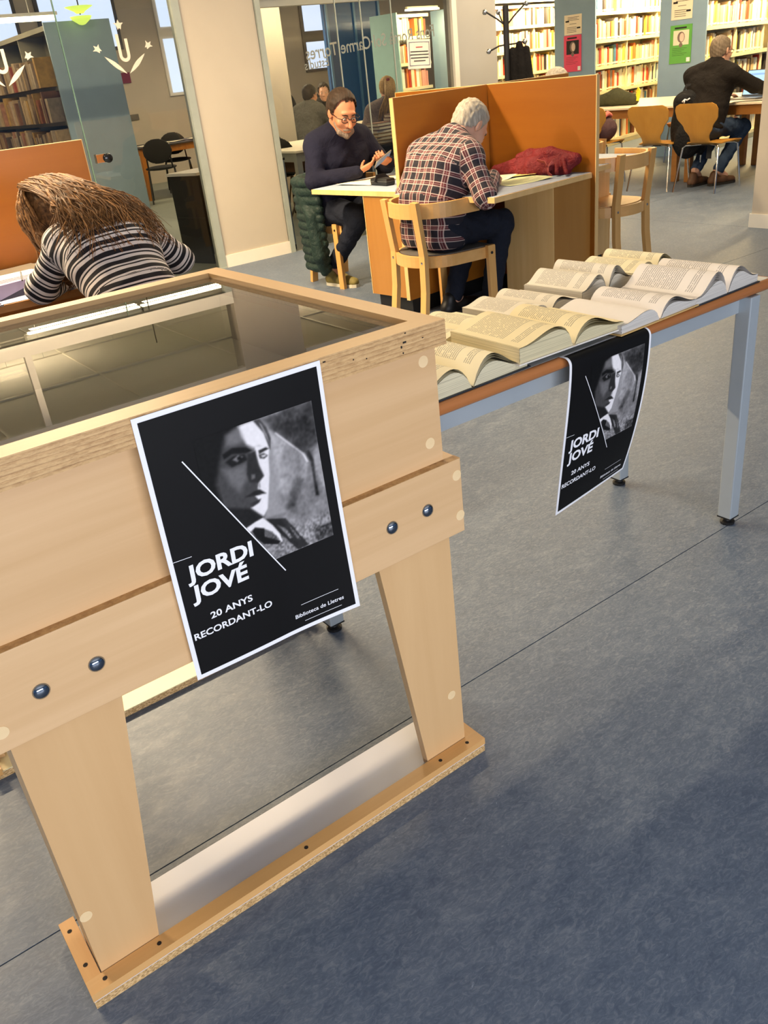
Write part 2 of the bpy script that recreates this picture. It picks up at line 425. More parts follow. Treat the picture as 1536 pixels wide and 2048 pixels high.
# far windows of the reading room with evening sky behind
M_sky = emis('evening_sky', (0.62, 0.72, 0.92), 0.62, (0.3, 0.35, 0.45))
M_dframe = plain('dark_frame', (74, 70, 68), 0.5)
def far_window(nm, x0, x1, z0, z1, bar=None):
    w = ST(BX(nm, (x0, 15.36, z0), (x1, 15.40, z1), M_dframe if nm != 'window_21' else M_trimw))
    zs = [z0+0.05] + ([bar-0.09, bar+0.09] if bar else []) + [z1-0.05]
    for a, c in zip(zs[0::2], zs[1::2]): BX('pane', (x0+0.06, 15.345, a), (x1-0.06, 15.362, c), M_sky, w)
    return w
far_window('window_21', 6.86, 7.75, 1.35, 2.95, 2.31)
far_window('window_22', 9.72, 10.75, 1.48, 2.95, 2.07)
far_window('window_23', 3.0, 4.6, 2.12, 2.95); far_window('window_24', 4.9, 6.2, 2.12, 2.95)
# the beam and inner white wall behind the front pillar
ST(BX('wall_inner', (4.9, 9.85, 0), (5.96, 9.97, CEIL_Z), M_wall))
ST(BX('trim_11', (3.9, 7.22, 1.93), (5.9, 7.30, 2.06), M_trimw))
# strong blue door leaf and its pale neighbour behind the glass
M_blue = plain('blue_door', (38, 84, 140), 0.28, var=0.05)
dr = ST(BX('door_1', (8.33, 12.5, 0), (9.42, 12.56, 2.6), M_blue))
for x in (8.36, 8.88, 9.36): BX('door_moulding', (x, 12.47, 0.05), (x+0.035, 12.5, 2.5), plain('blue_trim', (88, 132, 176), 0.3), dr)

# ------------------------------------------------------------------ lamps
M_house = plain('lamp_housing', (225, 222, 214), 0.4)
for i, (lx, ly, lw) in enumerate(LAMPS):
    t = thing('ceiling_lamp', 'long white linear ceiling lamp with a warm glowing diffuser', 'lamp', (lx, ly, CEIL_Z-0.54 if ly > 9 and ly != 10.3 else CEIL_Z-0.12), group='linear lamps under the ceiling')
    BX('housing', (-0.72, -0.06, 0), (0.72, 0.06, 0.12), M_house, t, ch=0.008)
    BX('diffuser', (-0.68, -0.045, -0.014), (0.68, 0.045, 0.001), M_tube, t)
    if ly > 9 and ly != 10.3:
        for sx in (-0.6, 0.6):
            b = MB(); b.tube([(sx, 0, 0.12), (sx, 0, 0.55)], 0.003, 5); b.build('suspension_wire', M_alu, t)
t = thing('tube_lamp', 'glowing tube lamp hung over the shelves behind the glass', 'lamp', (2.4, 9.6, 2.15))
b = MB(); b.tube([(-0.9, 0, 0), (0.84, 0, 0)], 0.022, 10); b.build('tube', emis('tube_glow', (1, 0.82, 0.52), 5.0), t, smooth=True)
b = MB(); b.box((-0.92, -0.03, 0.022), (0.86, 0.03, 0.05)); b.tube([(-0.6, 0, 0.05), (-0.6, 0, 0.83)], 0.004, 5); b.tube([(0.6, 0, 0.05), (0.6, 0, 0.83)], 0.004, 5); b.build('housing', M_house, t)
# small green glass pendant behind the door
t = thing('pendant_lamp', 'small green glass pendant lamp behind the glass door', 'lamp', (3.28, 9.0, 2.06))
M_gg = emis('green_glass', (0.62, 0.78, 0.12), 0.55, (0.5, 0.65, 0.1))
b = MB(); b.lathe([(0.03, 0.10), (0.13, 0.115), (0.05, 0.075), (0.035, 0.06)], 18); b.build('upper_shade', M_gg, t, smooth='all')
b = MB(); b.lathe([(0.10, 0.035), (0.085, 0.01), (0.03, -0.03), (0.01, -0.035)], 18); b.build('lower_shade', M_gg, t, smooth='all')
b = MB(); b.tube([(0, 0, 0.05), (0, 0, 0.91)], 0.006, 6); b.build('cord', M_black, t)

# ------------------------------------------------------------------ book ranges
M_shelf = plain('shelf_cream', (238, 226, 186), 0.45, var=0.03)
M_range = plain('range_end_blue', (136, 164, 188), 0.5, var=0.03)
M_range2 = plain('range_end_teal', (146, 186, 188), 0.5, var=0.03)
M_range3 = plain('range_end_slate', (142, 164, 178), 0.42, var=0.03)
D12 = R_(12.0); DV = Vector((math.cos(D12), math.sin(D12), 0)); NV = Vector((-math.sin(D12), math.cos(D12), 0))
ZS = [0.10, 0.44, 0.765, 1.085, 1.415, 1.755]
BOOKC = [('cream', (236, 222, 186)), ('white', (240, 236, 226)), ('tan', (214, 184, 136)), ('yellow', (236, 196, 84)), ('orange', (222, 120, 56)),
         ('red', (186, 60, 44)), ('brown', (124, 76, 50)), ('dark', (48, 40, 40)), ('grey', (150, 140, 128)), ('blue', (74, 122, 156)), ('pink', (222, 158, 140)), ('green', (104, 118, 76))]
BW = [26, 22, 13, 6, 5, 6, 5, 5, 6, 3, 7, 2]
BM = {}
def book_mesh(cn, rgb):
    """a hard spine with rounded back, boards and a recessed page block; unit size, spine towards -y"""
    m = plain('book_'+cn, rgb, 0.55, var=0.12, scale=5)
    b = MB()
    out = [(-0.5, 1), (-0.5, 0.06), (-0.3, 0.0), (0.3, 0.0), (0.5, 0.06), (0.5, 1)]
    inn = [(0.38, 1), (0.38, 0.12), (-0.38, 0.12), (-0.38, 1)]
    P = out + inn; n = len(P)
    b.add([(x, y, 0) for x, y in P] + [(x, y, 1) for x, y in P], [(i, (i+1) % n, n+(i+1) % n, n+i) for i in range(n)] +
          [(0, 9, 8, 1), (1, 8, 7, 4), (1, 4, 3, 2), (4, 7, 6, 5), (10, 11, 18, 19), (11, 14, 17, 18), (11, 12, 13, 14), (14, 15, 16, 17)], 0)
    b.box((-0.38, 0.12, 0.02), (0.38, 0.96, 0.97), 1)
    b.box((-0.44, -0.015, 0.06), (0.44, 0.05, 0.15), 1)
    return b.mesh('book_'+cn, [m, MATS['paper_edge']])
plain('paper_edge', (238, 228, 202), 0.8)
for cn, rgb in BOOKC: BM[cn] = book_mesh(cn, rgb)
ORD = ['lowest', 'second', 'third', 'fourth', 'fifth', 'top']
NB = [0]
def add_books(o0, dv, nv, x0, x1, row, z, name, gap=0.30, single=True, stuff=None, rise=0.29):
    """books from x0 to x1 along a board; single -> objects, else into the stuff builder"""
    x = x0; rr = random.Random(hash((name, row)) & 0xffff if False else (len(name)*131+row*17+int(x0*100)))
    ang = math.atan2(dv.y, dv.x)
    while x < x1:
        w = rr.choice([0.03, 0.038, 0.045, 0.05, 0.055, 0.065, 0.075]); h = rr.uniform(0.20, rise-0.02); dp = rr.uniform(0.15, 0.2)
        cn = rr.choices([c[0] for c in BOOKC], BW)[0]
        if rr.random() < 0.05: x += rr.uniform(0.03, 0.12); continue
        p = o0 + dv*(x+w/2) + nv*(0.02+rr.uniform(0, 0.015))
        if single and NB[0] < 300:
            NB[0] += 1
            o = bpy.data.objects.new('book', BM[cn]); COL.objects.link(o)
            o.location = (p.x, p.y, z+0.002); o.rotation_euler = (0, 0, ang); o.scale = (w-0.003, dp, h)
            o['label'] = f'{cn} spined book upright on the {ORD[row]} board of {name}'; o['category'] = 'book'
            o['group'] = f'{cn} books, {ORD[row]} board of {name}'
        elif stuff is not None:
            M = Matrix.Translation((p.x, p.y, z+0.002)) @ Matrix.Rotation(ang, 4, 'Z') @ Matrix.Diagonal((w-0.003, dp, h, 1))
            ci = [c[0] for c in BOOKC].index(cn)
            stuff.box((-0.5, 0.0, 0), (0.5, 1, 1), ci, M, 0.0)
        x += w
def book_range(name, label, corner, dv, nv, length, end_w, m_end, end_z=2.07, zs=ZS, lamp=True, power=46, m_sh=None):
    """end panel at the corner, boards running along dv, depth along nv"""
    M_shelf = m_sh or globals()['M_shelf']
    t = thing('book_range', label, 'bookcase', (corner.x, corner.y, 0))
    a = math.atan2(dv.y, dv.x); flip = -1 if dv.cross(nv).z < 0 else 1
    t.rotation_euler = (0, 0, a)
    def L(nm, x0, x1, y0, y1, z0, z1, m):
        y0, y1 = (y0, y1) if flip > 0 else (-y1, -y0)
        return BX(nm, (x0, y0, z0), (x1, y1, z1), m, t)
    L('end_panel', -0.028, 0.0, -0.01, end_w, 0.0, end_z, m_end)
    L('back_panel', 0, length, 0.26, 0.28, 0.0, end_z-0.03, M_shelf)
    for z in zs + [end_z-0.03]:
        L('shelf_board', 0.0, length, 0.0, 0.26, z-0.022, z, M_shelf)
        L('label_strip', 0.0, length, -0.008, 0.0, z-0.036, z+0.006, M_shelf)
    L('plinth', 0, length, 0.01, 0.26, 0, zs[0]-0.022, M_shelf)
    k = 0
    while k*0.95 < length: L('upright', k*0.95, k*0.95+0.02, 0.004, 0.26, 0.0, end_z-0.03, M_shelf); k += 1
    if lamp:
        L('lamp_arm', 0.0, length, -0.20, -0.17, end_z+0.02, end_z+0.05, M_shelf)
        L('lamp_diffuser', 0.02, length, -0.225, -0.145, end_z+0.0, end_z+0.02, M_shelflamp)
        c = corner + dv*(length/2) - nv*0.30
        area('shelf_light', (c.x, c.y, end_z-0.01), length, 0.06, power*length/2.0, WARM2, target=(c.x+nv.x*0.28, c.y+nv.y*0.28, 0.9))
    return t
P1c = Vector((10.446, 8.961, 0)); P2c = Vector((10.017, 6.91, 0)); P0c = Vector((9.62, 10.73, 0)); PMc = Vector((8.52, 12.55, 0))
r1 = book_range('b', 'cream book range behind the blue end panel with the pink poster', P1c, DV, NV, 3.0, 0.63, M_range)
r2 = book_range('c', 'cream book range behind the blue end panel with the green poster', P2c, DV, NV, 3.2, 0.57, M_range)
r0 = book_range('a', 'cream book range lit brightly behind the black coat stand', P0c, DV, NV, 3.4, 0.6, M_range)
rm = book_range('m', 'cream book range with a pale teal end panel behind the glass', Vector((8.62, 11.05, 0)), DV, NV, 0.72, 0.50, M_range2, power=30)
rl = book_range('l', 'long book range with a slate blue end panel behind the glass door', Vector((2.978, 9.2, 0)), Vector((0, 1, 0)), Vector((1, 0, 0)), 5.4, 0.637, M_range3, end_z=2.08, zs=[0.1, 0.55, 0.90, 1.235, 1.545], lamp=False, m_sh=plain('shelf_dimmed', (120, 116, 100), 0.5))  # shelf colour darkened too, for the dim room
s1, s0, s2, sm, sl = MB(), MB(), MB(), MB(), MB()
bl_b = 'the bookcase with the pink poster'; bl_c = 'the bookcase with the green poster'; bl_a = 'the bookcase behind the coat stand'
for row in (4, 3, 2, 1, 5, 0): add_books(P1c, DV, NV, 0.03, 2.15, row, ZS[row], bl_b, single=row in (1, 2, 3, 4, 5), stuff=s1)
for row in (4, 3, 5): add_books(P2c, DV, NV, 0.03, 2.0, row, ZS[row], bl_c, stuff=s2)
for row in (2, 1, 0): add_books(P2c, DV, NV, 0.03, 2.6, row, ZS[row], bl_c, single=False, stuff=s2)
for row in (5, 4, 3, 2): add_books(P0c, DV, NV, 0.45, 2.8, row, ZS[row], bl_a, single=False, stuff=s0)
for row in (5, 4, 3, 2): add_books(Vector((8.62, 11.05, 0)), DV, NV, 0.03, 0.66, row, ZS[row], 'm', single=False, stuff=sm)
for row, z in enumerate([0.1, 0.55, 0.90, 1.235, 1.545]):
    add_books(Vector((2.978, 9.2, 0)), Vector((0, 1, 0)), Vector((1, 0, 0)), 0.03, 5.2, row, z, 'left range', single=False, stuff=sl, rise=0.30)
bookmats = [MATS['book_'+c[0]] for c in BOOKC]
dimmats = [plain('dimmed_'+c[0], (int(c[1][0]*0.42+34), int(c[1][1]*0.40+24), int(c[1][2]*0.36+16)), 0.7, var=0.2, scale=20) for c in BOOKC]  # book colours dimmed and browned for the murky light behind the glass
for mbx, lab in ((s1, 'rows of books filling the rest of the bookcase with the pink poster'), (s2, 'rows of books filling the rest of the bookcase with the green poster'),
                 (s0, 'rows of books on the bright bookcase behind the coat stand'), (sm, 'few rows of books beside the pale teal panel behind glass'),
                 (sl, 'long rows of books in dimmed colours on the range behind the glass door')):
    if mbx.v: one('shelved_books', mbx, dimmats if mbx is sl else bookmats, lab, 'books', kind='stuff')
# notices and posters on the range ends
def sheet_on_end(nm, label, cat, corner, v0, v1, z0, z1, m, th=0.006):
    t = thing(nm, label, cat, (corner.x-0.03*DV.x, corner.y-0.03*DV.y, 0), D12)
    BX('sheet', (-th, v0, z0), (0.0, v1, z1), m, t); return t
M_ink = plain('ink_black', (28, 26, 28), 0.7)
def lines(mb, x, v0, v1, zs, h=0.006):
    for z, a, c in zs: mb.box((x, v0+(v1-v0)*(1-c), z-h), (x+0.0006, v0+(v1-v0)*(1-a), z))
def facecard(parent, x, v0, v1, z0, z1, dark, light):
    """small printed portrait: ground, head, hair, lit side"""
    b = MB(); b.box((x-0.0006, v0, z0), (x, v1, z1), 0)
    cx, cz = (v0+v1)/2, (z0+z1)/2; w, h = v1-v0, z1-z0
    def disc(c, rx, rz, mi, lift):
        n = 14; P = [(c[0]+rx*math.cos(2*PI*k/n), c[1]+rz*math.sin(2*PI*k/n)) for k in range(n)]
        b.prism(P, x-lift, x-0.0004, mi, plane='YZ')
    disc((cx, cz+0.03*h), 0.24*w, 0.38*h, 1, 0.0009); disc((cx-0.05*w, cz+0.02*h), 0.15*w, 0.30*h, 2, 0.0012); disc((cx, cz-0.5*h), 0.12*w, 0.16*h, 1, 0.0008)
    return b.build('portrait_print', [dark, plain('print_mid', (122, 104, 98), 0.6), light], parent)
M_cr = plain('card_cream', (240, 228, 204), 0.6, var=0.02); M_pinkp = plain('poster_pink', (226, 74, 110), 0.5, var=0.04); M_greenp = plain('poster_green', (96, 170, 76), 0.5, var=0.04)
plain('print_light', (222, 200, 186), 0.6); plain('print_dark', (24, 20, 24), 0.6); plain('print_pale', (232, 222, 200), 0.6)
for corner, nv0, nv1, nz0, nz1, pv0, pv1, pz0, pz1, mp, lab1, lab2, gm in (
        (P1c, 0.195, 0.468, 1.527, 1.772, 0.20, 0.475, 1.062, 1.520, M_pinkp, 'cream notice card above the pink poster on a blue panel', 'bright pink poster with a dark portrait on a blue panel', 'print_dark'),
        (P2c, 0.165, 0.425, 1.527, 1.79, 0.155, 0.425, 1.058, 1.470, M_greenp, 'cream notice card above the green poster on a blue panel', 'bright green poster with a pale portrait on a blue panel', 'print_pale')):
    t = sheet_on_end('notice_card', lab1, 'notice', corner, nv0, nv1, nz0, nz1, M_cr)
    b = MB(); H = nz1-nz0
    lines(b, -0.0072, nv0, nv1, [(nz1-0.12*H-0.07*H*k, 0.2, 0.85-0.1*(k % 2)) for k in range(3)] + [(nz1-0.45*H, 0.3, 0.7)] + [(nz1-0.62*H-0.08*H*k, 0.15, 0.7) for k in range(4)], 0.005)
    b.box((-0.0072, nv1-0.075, nz1-0.36*H), (-0.0066, nv1-0.02, nz1-0.28*H)); b.box((-0.0072, nv0+0.02, nz1-0.72*H), (-0.0066, nv0+0.075, nz1-0.64*H))
    b.build('printed_lines', M_ink, t)
    t = sheet_on_end('portrait_poster', lab2, 'poster', corner, pv0, pv1, pz0, pz1, mp, 0.008)
    w = pv1-pv0; H = pz1-pz0
    facecard(t, -0.008, pv0+0.13*w, pv1-0.15*w, pz1-0.52*H, pz1-0.14*H, MATS[gm], MATS['print_light'])
    b = MB(); b.box((-0.0088, pv0+0.25*w, pz1-0.10*H), (-0.008, pv1-0.2*w, pz1-0.055*H))
    lines(b, -0.0086, pv0, pv1, [(pz1-0.60*H-0.045*H*k, 0.12, 0.8-0.12*(k % 3)) for k in range(5)], 0.003); b.build('printed_lines', M_ink, t)
    BX('white_label', (-0.0088, pv0+0.04*w, pz0+0.03*H), (-0.008, pv0+0.2*w, pz0+0.14*H), M_white, t)
# framed notice on the glass
t = thing('glass_notice', 'white framed notice with printed lines taped to the glass', 'notice', (5.35, GY-0.006, 1.33), R_(0))
t.rotation_euler = (0, R_(2.0), 0)
b = MB(); b.grid(lambda u, v: (0.03+u*0.27, -0.004-0.004*math.sin(PI*u), 0.01+v*0.235), 6, 2); b.build('sheet', plain('notice_paper', (244, 238, 226), 0.6), t)
b = MB()
for k, (z, a, c) in enumerate([(0.18, .36, .64), (0.145, .12, .88), (0.12, .10, .9), (0.095, .12, .88), (0.07, .25, .75)]):
    b.box((0.03+0.27*a, -0.0105, z), (0.03+0.27*c, -0.0092, z+0.007), 1 if k == 0 else 0)
for x0, x1, z0, z1 in ((0.05, 0.285, 0.222, 0.226), (0.05, 0.285, 0.035, 0.039), (0.05, 0.054, 0.035, 0.226), (0.281, 0.285, 0.035, 0.226)): b.box((x0, -0.0095, z0), (x1, -0.0075, z1), 2)
b.build('printed_lines', [M_ink, plain('ink_red', (190, 60, 60), 0.6), plain('ink_grey', (110, 112, 140), 0.6)], t)
# ------------------------------------------------------------------ display case
W_case = wood('case_veneer', (206, 166, 118), (222, 184, 138), 'X', 1.0, 0.42, grain=30)
W_caseV = wood('case_veneer_upright', (205, 164, 114), (217, 178, 128), 'Z', 1.0, 0.42, grain=16)
W_rail = wood('case_rail', (194, 150, 95), (206, 166, 112), 'X', 1.0, 0.45, grain=18)
W_railY = wood('case_rail_side', (194, 150, 95), (206, 166, 112), 'Y', 1.0, 0.45, grain=18)
W_pine = wood('base_lath', (206, 154, 92), (226, 178, 116), 'X', 1.0, 0.4, grain=26)
W_pineY = wood('base_lath_side', (206, 148, 82), (222, 170, 104), 'Y', 1.0, 0.4, grain=26)
M_ply = ply('ply_edge', (214, 176, 124), (192, 150, 98), (140, 100, 58))
M_chip = chip('chipboard')
M_lam = plain('white_laminate', (222, 222, 228), 0.35, var=0.03, scale=4)
M_inner = plain('case_lining', (238, 222, 186), 0.6, var=0.03, scale=3)
M_plug = wood('dowel_wood', (228, 196, 146), (242, 214, 168), 'X', 1.0, 0.6)
M_hole = plain('screw_hole', (30, 22, 16), 0.8)
CX, CY = 0.0229, 1.0728
case = thing('display_case', 'pale wooden display case with glass top, steel bolts and splayed legs', 'display case', (CX, CY, 0))
XL, XR, YF, YB = 0.0285, 0.860, 0.031, 0.830
BX('body_panel', (XL, YF, 0.56), (XR, YF+0.018, 0.927), W_case, case)
BX('body_panel', (XL, YB-0.018, 0.56), (XR, YB, 0.927), W_case, case)
BX('body_panel', (XL, YF+0.018, 0.56), (XL+0.018, YB-0.018, 0.927), W_case, case)
BX('body_panel', (XR-0.018, YF+0.018, 0.56), (XR, YB-0.018, 0.927), W_case, case)
BX('case_floor', (XL+0.018, YF+0.018, 0.80), (XR-0.018, YB-0.018, 0.815), M_inner, case)
b = MB()
for lo, hi in (((XL+0.018, YF+0.018, 0.815), (XR-0.018, YF+0.022, 0.925)), ((XL+0.018, YB-0.022, 0.815), (XR-0.018, YB-0.018, 0.925)),
               ((XL+0.018, YF+0.022, 0.815), (XL+0.022, YB-0.022, 0.925)), ((XR-0.022, YF+0.022, 0.815), (XR-0.018, YB-0.022, 0.925))): b.box(lo, hi)
b.build('lining', M_inner, case)
# lid frame: four laminated rails, mitred
RX0, RX1, RY0, RY1, RZ0, RZ1, RW = 0.022, 0.8666, 0.006, 0.852, 0.927, 0.9703, 0.044
def rail(pts, m, faces):
    bb = MB(); n = 4
    bb.prism(pts, RZ0, RZ1)
    bb.mi = [0, 0, 0, 0, 0, 0]; bb.mi[2+faces] = 1; bb.mi[0] = 1
    return bb.build('lid_rail', [m, M_ply], case)
rail([(RX0, RY0), (RX1, RY0), (RX1-RW, RY0+RW), (RX0+RW, RY0+RW)], W_rail, 0)
rail([(RX1, RY0), (RX1, RY1), (RX1-RW, RY1-RW), (RX1-RW, RY0+RW)], W_railY, 0)
rail([(RX1, RY1), (RX0, RY1), (RX0+RW, RY1-RW), (RX1-RW, RY1-RW)], W_rail, 0)
rail([(RX0, RY1), (RX0, RY0), (RX0+RW, RY0+RW), (RX0+RW, RY1-RW)], W_railY, 0)
b = MB()
for lo, hi in (((RX0+RW, RY0+RW, 0.945), (RX1-RW, RY0+RW+0.008, 0.957)), ((RX0+RW, RY1-RW-0.008, 0.945), (RX1-RW, RY1-RW, 0.957)),
               ((RX0+RW, RY0+RW, 0.945), (RX0+RW+0.008, RY1-RW, 0.957)), ((RX1-RW-0.008, RY0+RW, 0.945), (RX1-RW, RY1-RW, 0.957))): b.box(lo, hi)
b.build('glazing_bead', M_ply, case)
b = MB(); b.add([(RX0+RW-0.005, RY0+RW-0.005, 0.960), (RX1-RW+0.005, RY0+RW-0.005, 0.960), (RX1-RW+0.005, RY1-RW+0.005, 0.960), (RX0+RW-0.005, RY1-RW+0.005, 0.960)], [(0, 1, 2, 3)])
b.build('glass_pane', M_cglass, case)
b = MB()                                    # chipped spots in the ply edge
for x, z, w, h in ((0.775, 0.951, 0.007, 0.003), (0.770, 0.944, 0.003, 0.004), (0.773, 0.934, 0.002, 0.003), (0.78, 0.966, 0.003, 0.002), (0.62, 0.961, 0.005, 0.002), (0.70, 0.945, 0.002, 0.002), (0.675, 0.95, 0.002, 0.002), (0.815, 0.95, 0.003, 0.0015)):
    b.box((x, RY0-0.0006, z), (x+w, RY0+0.0004, z+h))
b.build('edge_chip', M_hole, case)
# apron boards round the body
BX('apron_board', (0.0035, YF-0.018, 0.5547), (0.885, YF, 0.7061), W_case, case, ch=0.001)
BX('apron_board', (0.0035, YB, 0.5547), (0.885, YB+0.018, 0.7061), W_case, case)
BX('apron_board', (XR, YF, 0.5547), (0.885, YB, 0.7061), W_case, case)
BX('apron_board', (0.0035, YF, 0.5547), (XL, YB, 0.7061), W_case, case)
BX('apron_edge', (0.0035, YF-0.0178, 0.7058), (0.885, YF, 0.7068), M_ply, case)
# splayed legs: a front board and a side board each
def leg(sx, sy):
    def X(v): return v if sx > 0 else (XL+XR)-v
    def Y(v): return v if sy < 0 else (YF+YB)-v
    bb = MB()
    P = [(X(0.672), 0.70), (X(XR), 0.70), (X(XR), 0.02), (X(0.756), 0.02)]
    y0, y1 = sorted((Y(YF+0.0005), Y(YF+0.0185)))
    bb.prism(P, y0, y1, plane='XZ')
    Q = [(Y(YF+0.0185), 0.70), (Y(0.20), 0.70), (Y(0.125), 0.02), (Y(YF+0.0185), 0.02)]
    x0, x1 = sorted((X(XR-0.018), X(XR)))
    bb.prism(Q, x0, x1, plane='YZ')
    return bb.build('leg', W_caseV, case)
for sx in (-1, 1):
    for sy in (-1, 1): leg(sx, sy)
# foot boards, front and back
for sy in (0, 1):
    def Yb(a, bq): return (a, bq) if sy == 0 else (0.852-bq, 0.852-a)
    def fb(nm, x0, x1, ya, yb, z0, z1, m): y0, y1 = Yb(ya, yb); return BX(nm, (x0, y0, z0), (x1, y1, z1), m, case)
    fb('base_board', 0.0, 0.8886, 0.0, 0.163, 0.0, 0.017, M_chip)
    fb('base_laminate', 0.0, 0.8886, 0.0, 0.163, 0.017, 0.0195, M_lam if sy == 0 else plain('cream_laminate', (240, 226, 178), 0.4))
    fb('base_lath', -0.001, 0.8896, -0.001, 0.030, 0.0195, 0.036, W_pine)
    fb('base_lath', 0.8600, 0.8896, 0.030, 0.176, 0.0195, 0.036, W_pineY)
    fb('base_lath', -0.001, 0.0265, 0.030, 0.176, 0.0195, 0.036, W_pineY)
for x, y in ((0.852, 0.015), (0.775, 0.014), (0.435, 0.015), (0.128, 0.015), (0.029, 0.016), (0.011, 0.148), (0.011, 0.063)):
    b = MB(); b.lathe([(0.0005, 0.0), (0.0042, 0.0), (0.0042, 0.0006), (0.0005, 0.0006)], 12)
    b.build('screw_hole', M_hole, case, loc=(x, y, 0.0358))
for x, z in ((0.091, 0.624), (0.173, 0.627), (0.718, 0.629), (0.800, 0.631)):
    b = MB(); b.lathe([(0.0125, 0.0), (0.0125, 0.0012), (0.0105, 0.004), (0.006, 0.0062), (0.001, 0.0068)], 24)
    b.build('bolt', plain('bolt_steel', (150, 158, 170), 0.1, metal=1.0), case, smooth='all', loc=(x, YF-0.018, z), rot=(PI/2, 0, 0))
for x, z, yy in ((0.874, 0.675, 0), (0.876, 0.591, 0), (0.833, 0.900, 1), (0.833, 0.748, 1), (0.833, 0.170, 1), (0.038, 0.171, 1), (0.025, 0.588, 0)):
    b = MB(); b.lathe([(0.0105, 0.0), (0.0105, 0.0006), (0.002, 0.0009)], 18)
    b.build('dowel_plug', M_plug, case, loc=(x, YF-0.018 if yy == 0 else YF+0.0004, z), rot=(PI/2, 0, 0))
# pale papers lying in the case
t = thing('loose_sheet', 'pale curled sheet of paper lying under the glass of the case', 'paper', (CX+0.22, CY+0.16, 0.816), 0.15)
b = MB(); b.grid(lambda u, v: (-0.15+0.30*u, -0.10+0.2*v, 0.003+0.035*(abs(u-0.5)*2)**3*(1-v*0.5)), 12, 4); b.build('sheet', plain('case_paper', (226, 220, 196), 0.7), t, smooth='all')

# ------------------------------------------------------------------ exhibition posters
PW, PH = 305.0, 443.0           # millimetres
FEAT = [
    (120, 1.1, [(79,388),(277,386),(280,151),(172,151),(62,348)]),
    (70, 5.4, [(194,382),(282,391),(280,317),(251,307),(229,334),(205,361)]),
    (150, 4.0, [(197,367),(209,355),(229,332),(253,305),(256,285),(245,261),(220,222),(166,226),(184,287)]),
    (190, 7.2, [(202,330),(216,327),(219,318),(208,313),(199,322)]),
    (178, 9.0, [(202,281),(215,277),(215,266),(199,268)]),
    (72, 9.0, [(232,273),(244,265),(234,241),(220,225),(206,226),(214,249)]),
    (138, 7.2, [(215,217),(279,219),(283,149),(229,146),(206,205)]),
    (70, 7.2, [(248,179),(284,175),(281,148),(249,152)]),
    (150, 2.5, [(267,304),(277,313),(281,252),(278,235),(268,274)]),
    (48, 2.5, [(252,311),(261,310),(267,291),(265,257),(266,229),(260,231),(261,262),(261,290)]),
    (205, 1.1, [(209,357),(229,334),(251,308),(258,291),(254,291),(248,308),(227,332),(208,355)]),
    (10, 1.8, [(69,394),(152,387),(157,380),(138,368),(118,343),(104,301),(106,233),(55,335)]),
    (66, 8.3, [(127,378),(151,385),(158,355),(161,338),(166,284),(161,232),(131,225),(103,272),(98,309),(116,354)]),
    (104, 9.0, [(113,329),(129,325),(152,325),(149,300),(133,283),(121,302)]),
    (233, 3.6, [(150,385),(178,386),(190,363),(196,342),(191,336),(178,345),(169,345),(159,354),(151,368)]),
    (110, 7.2, [(130,377),(151,384),(156,359),(139,358),(127,362)]),
    (230, 2.2, [(171,347),(195,339),(190,318),(187,295),(181,271),(173,241),(163,230),(145,253),(162,257),(167,267),(163,280),(167,289),(177,295),(173,314),(170,333)]),
    (14, 2.2, [(118,351),(135,356),(157,350),(167,341),(155,341),(133,347),(119,343)]),
    (22, 2.2, [(120,338),(134,343),(152,340),(156,330),(143,328),(129,327)]),
    (120, 1.6, [(132,338),(142,342),(150,337),(139,332)]),
    (10, 1.4, [(140,339),(145,340),(148,334),(144,333),(140,335)]),
    (40, 2.9, [(158,339),(171,339),(172,315),(177,296),(166,288),(152,294),(150,308)]),
    (105, 2.5, [(157,305),(163,303),(162,297),(156,297)]),
    (45, 1.3, [(176,338),(189,339),(194,335),(187,334),(176,332)]),
    (62, 1.3, [(175,331),(184,331),(190,325),(183,322),(176,325)]),
    (215, 1.1, [(178,329),(186,328),(187,325),(181,325)]),
    (150, 1.4, [(165,284),(169,288),(168,279),(165,279)]),
    (32, 1.3, [(139,273),(156,277),(166,277),(176,266),(165,269),(153,270)]),
    (238, 1.1, [(156,269),(167,267),(171,262),(161,261)]),
    (48, 1.8, [(145,260),(165,261),(160,256),(148,253)]),
    (26, 5.0, [(102,270),(144,252),(163,230),(131,223)]),
    (66, 1.4, [(176,386),(187,385),(196,369),(200,350),(196,332),(194,338),(190,362)]),
    (140, 0.9, [(185,381),(189,376),(195,355),(196,342),(193,353),(188,370)]),
    (34, 1.4, [(166,225),(200,213),(232,152),(211,151),(185,192)]),
    (118, 1.8, [(184,207),(197,196),(206,176),(202,176),(191,195)]),
    (110, 1.4, [(204,198),(213,184),(219,167),(214,171),(206,189)]),
    (128, 1.4, [(148,186),(182,175),(189,187),(211,151),(171,150)]),
    (232, 0.7, [(131,223),(147,227),(162,229),(176,210),(185,192),(188,175),(183,178),(174,199),(160,211),(146,219),(136,214)]),
    (18, 0.7, [(140,214),(146,218),(161,211),(159,197),(185,178),(178,175),(155,185),(144,200)]),
    (92, 0.9, [(161,209),(178,192),(183,182),(161,196)]),
]
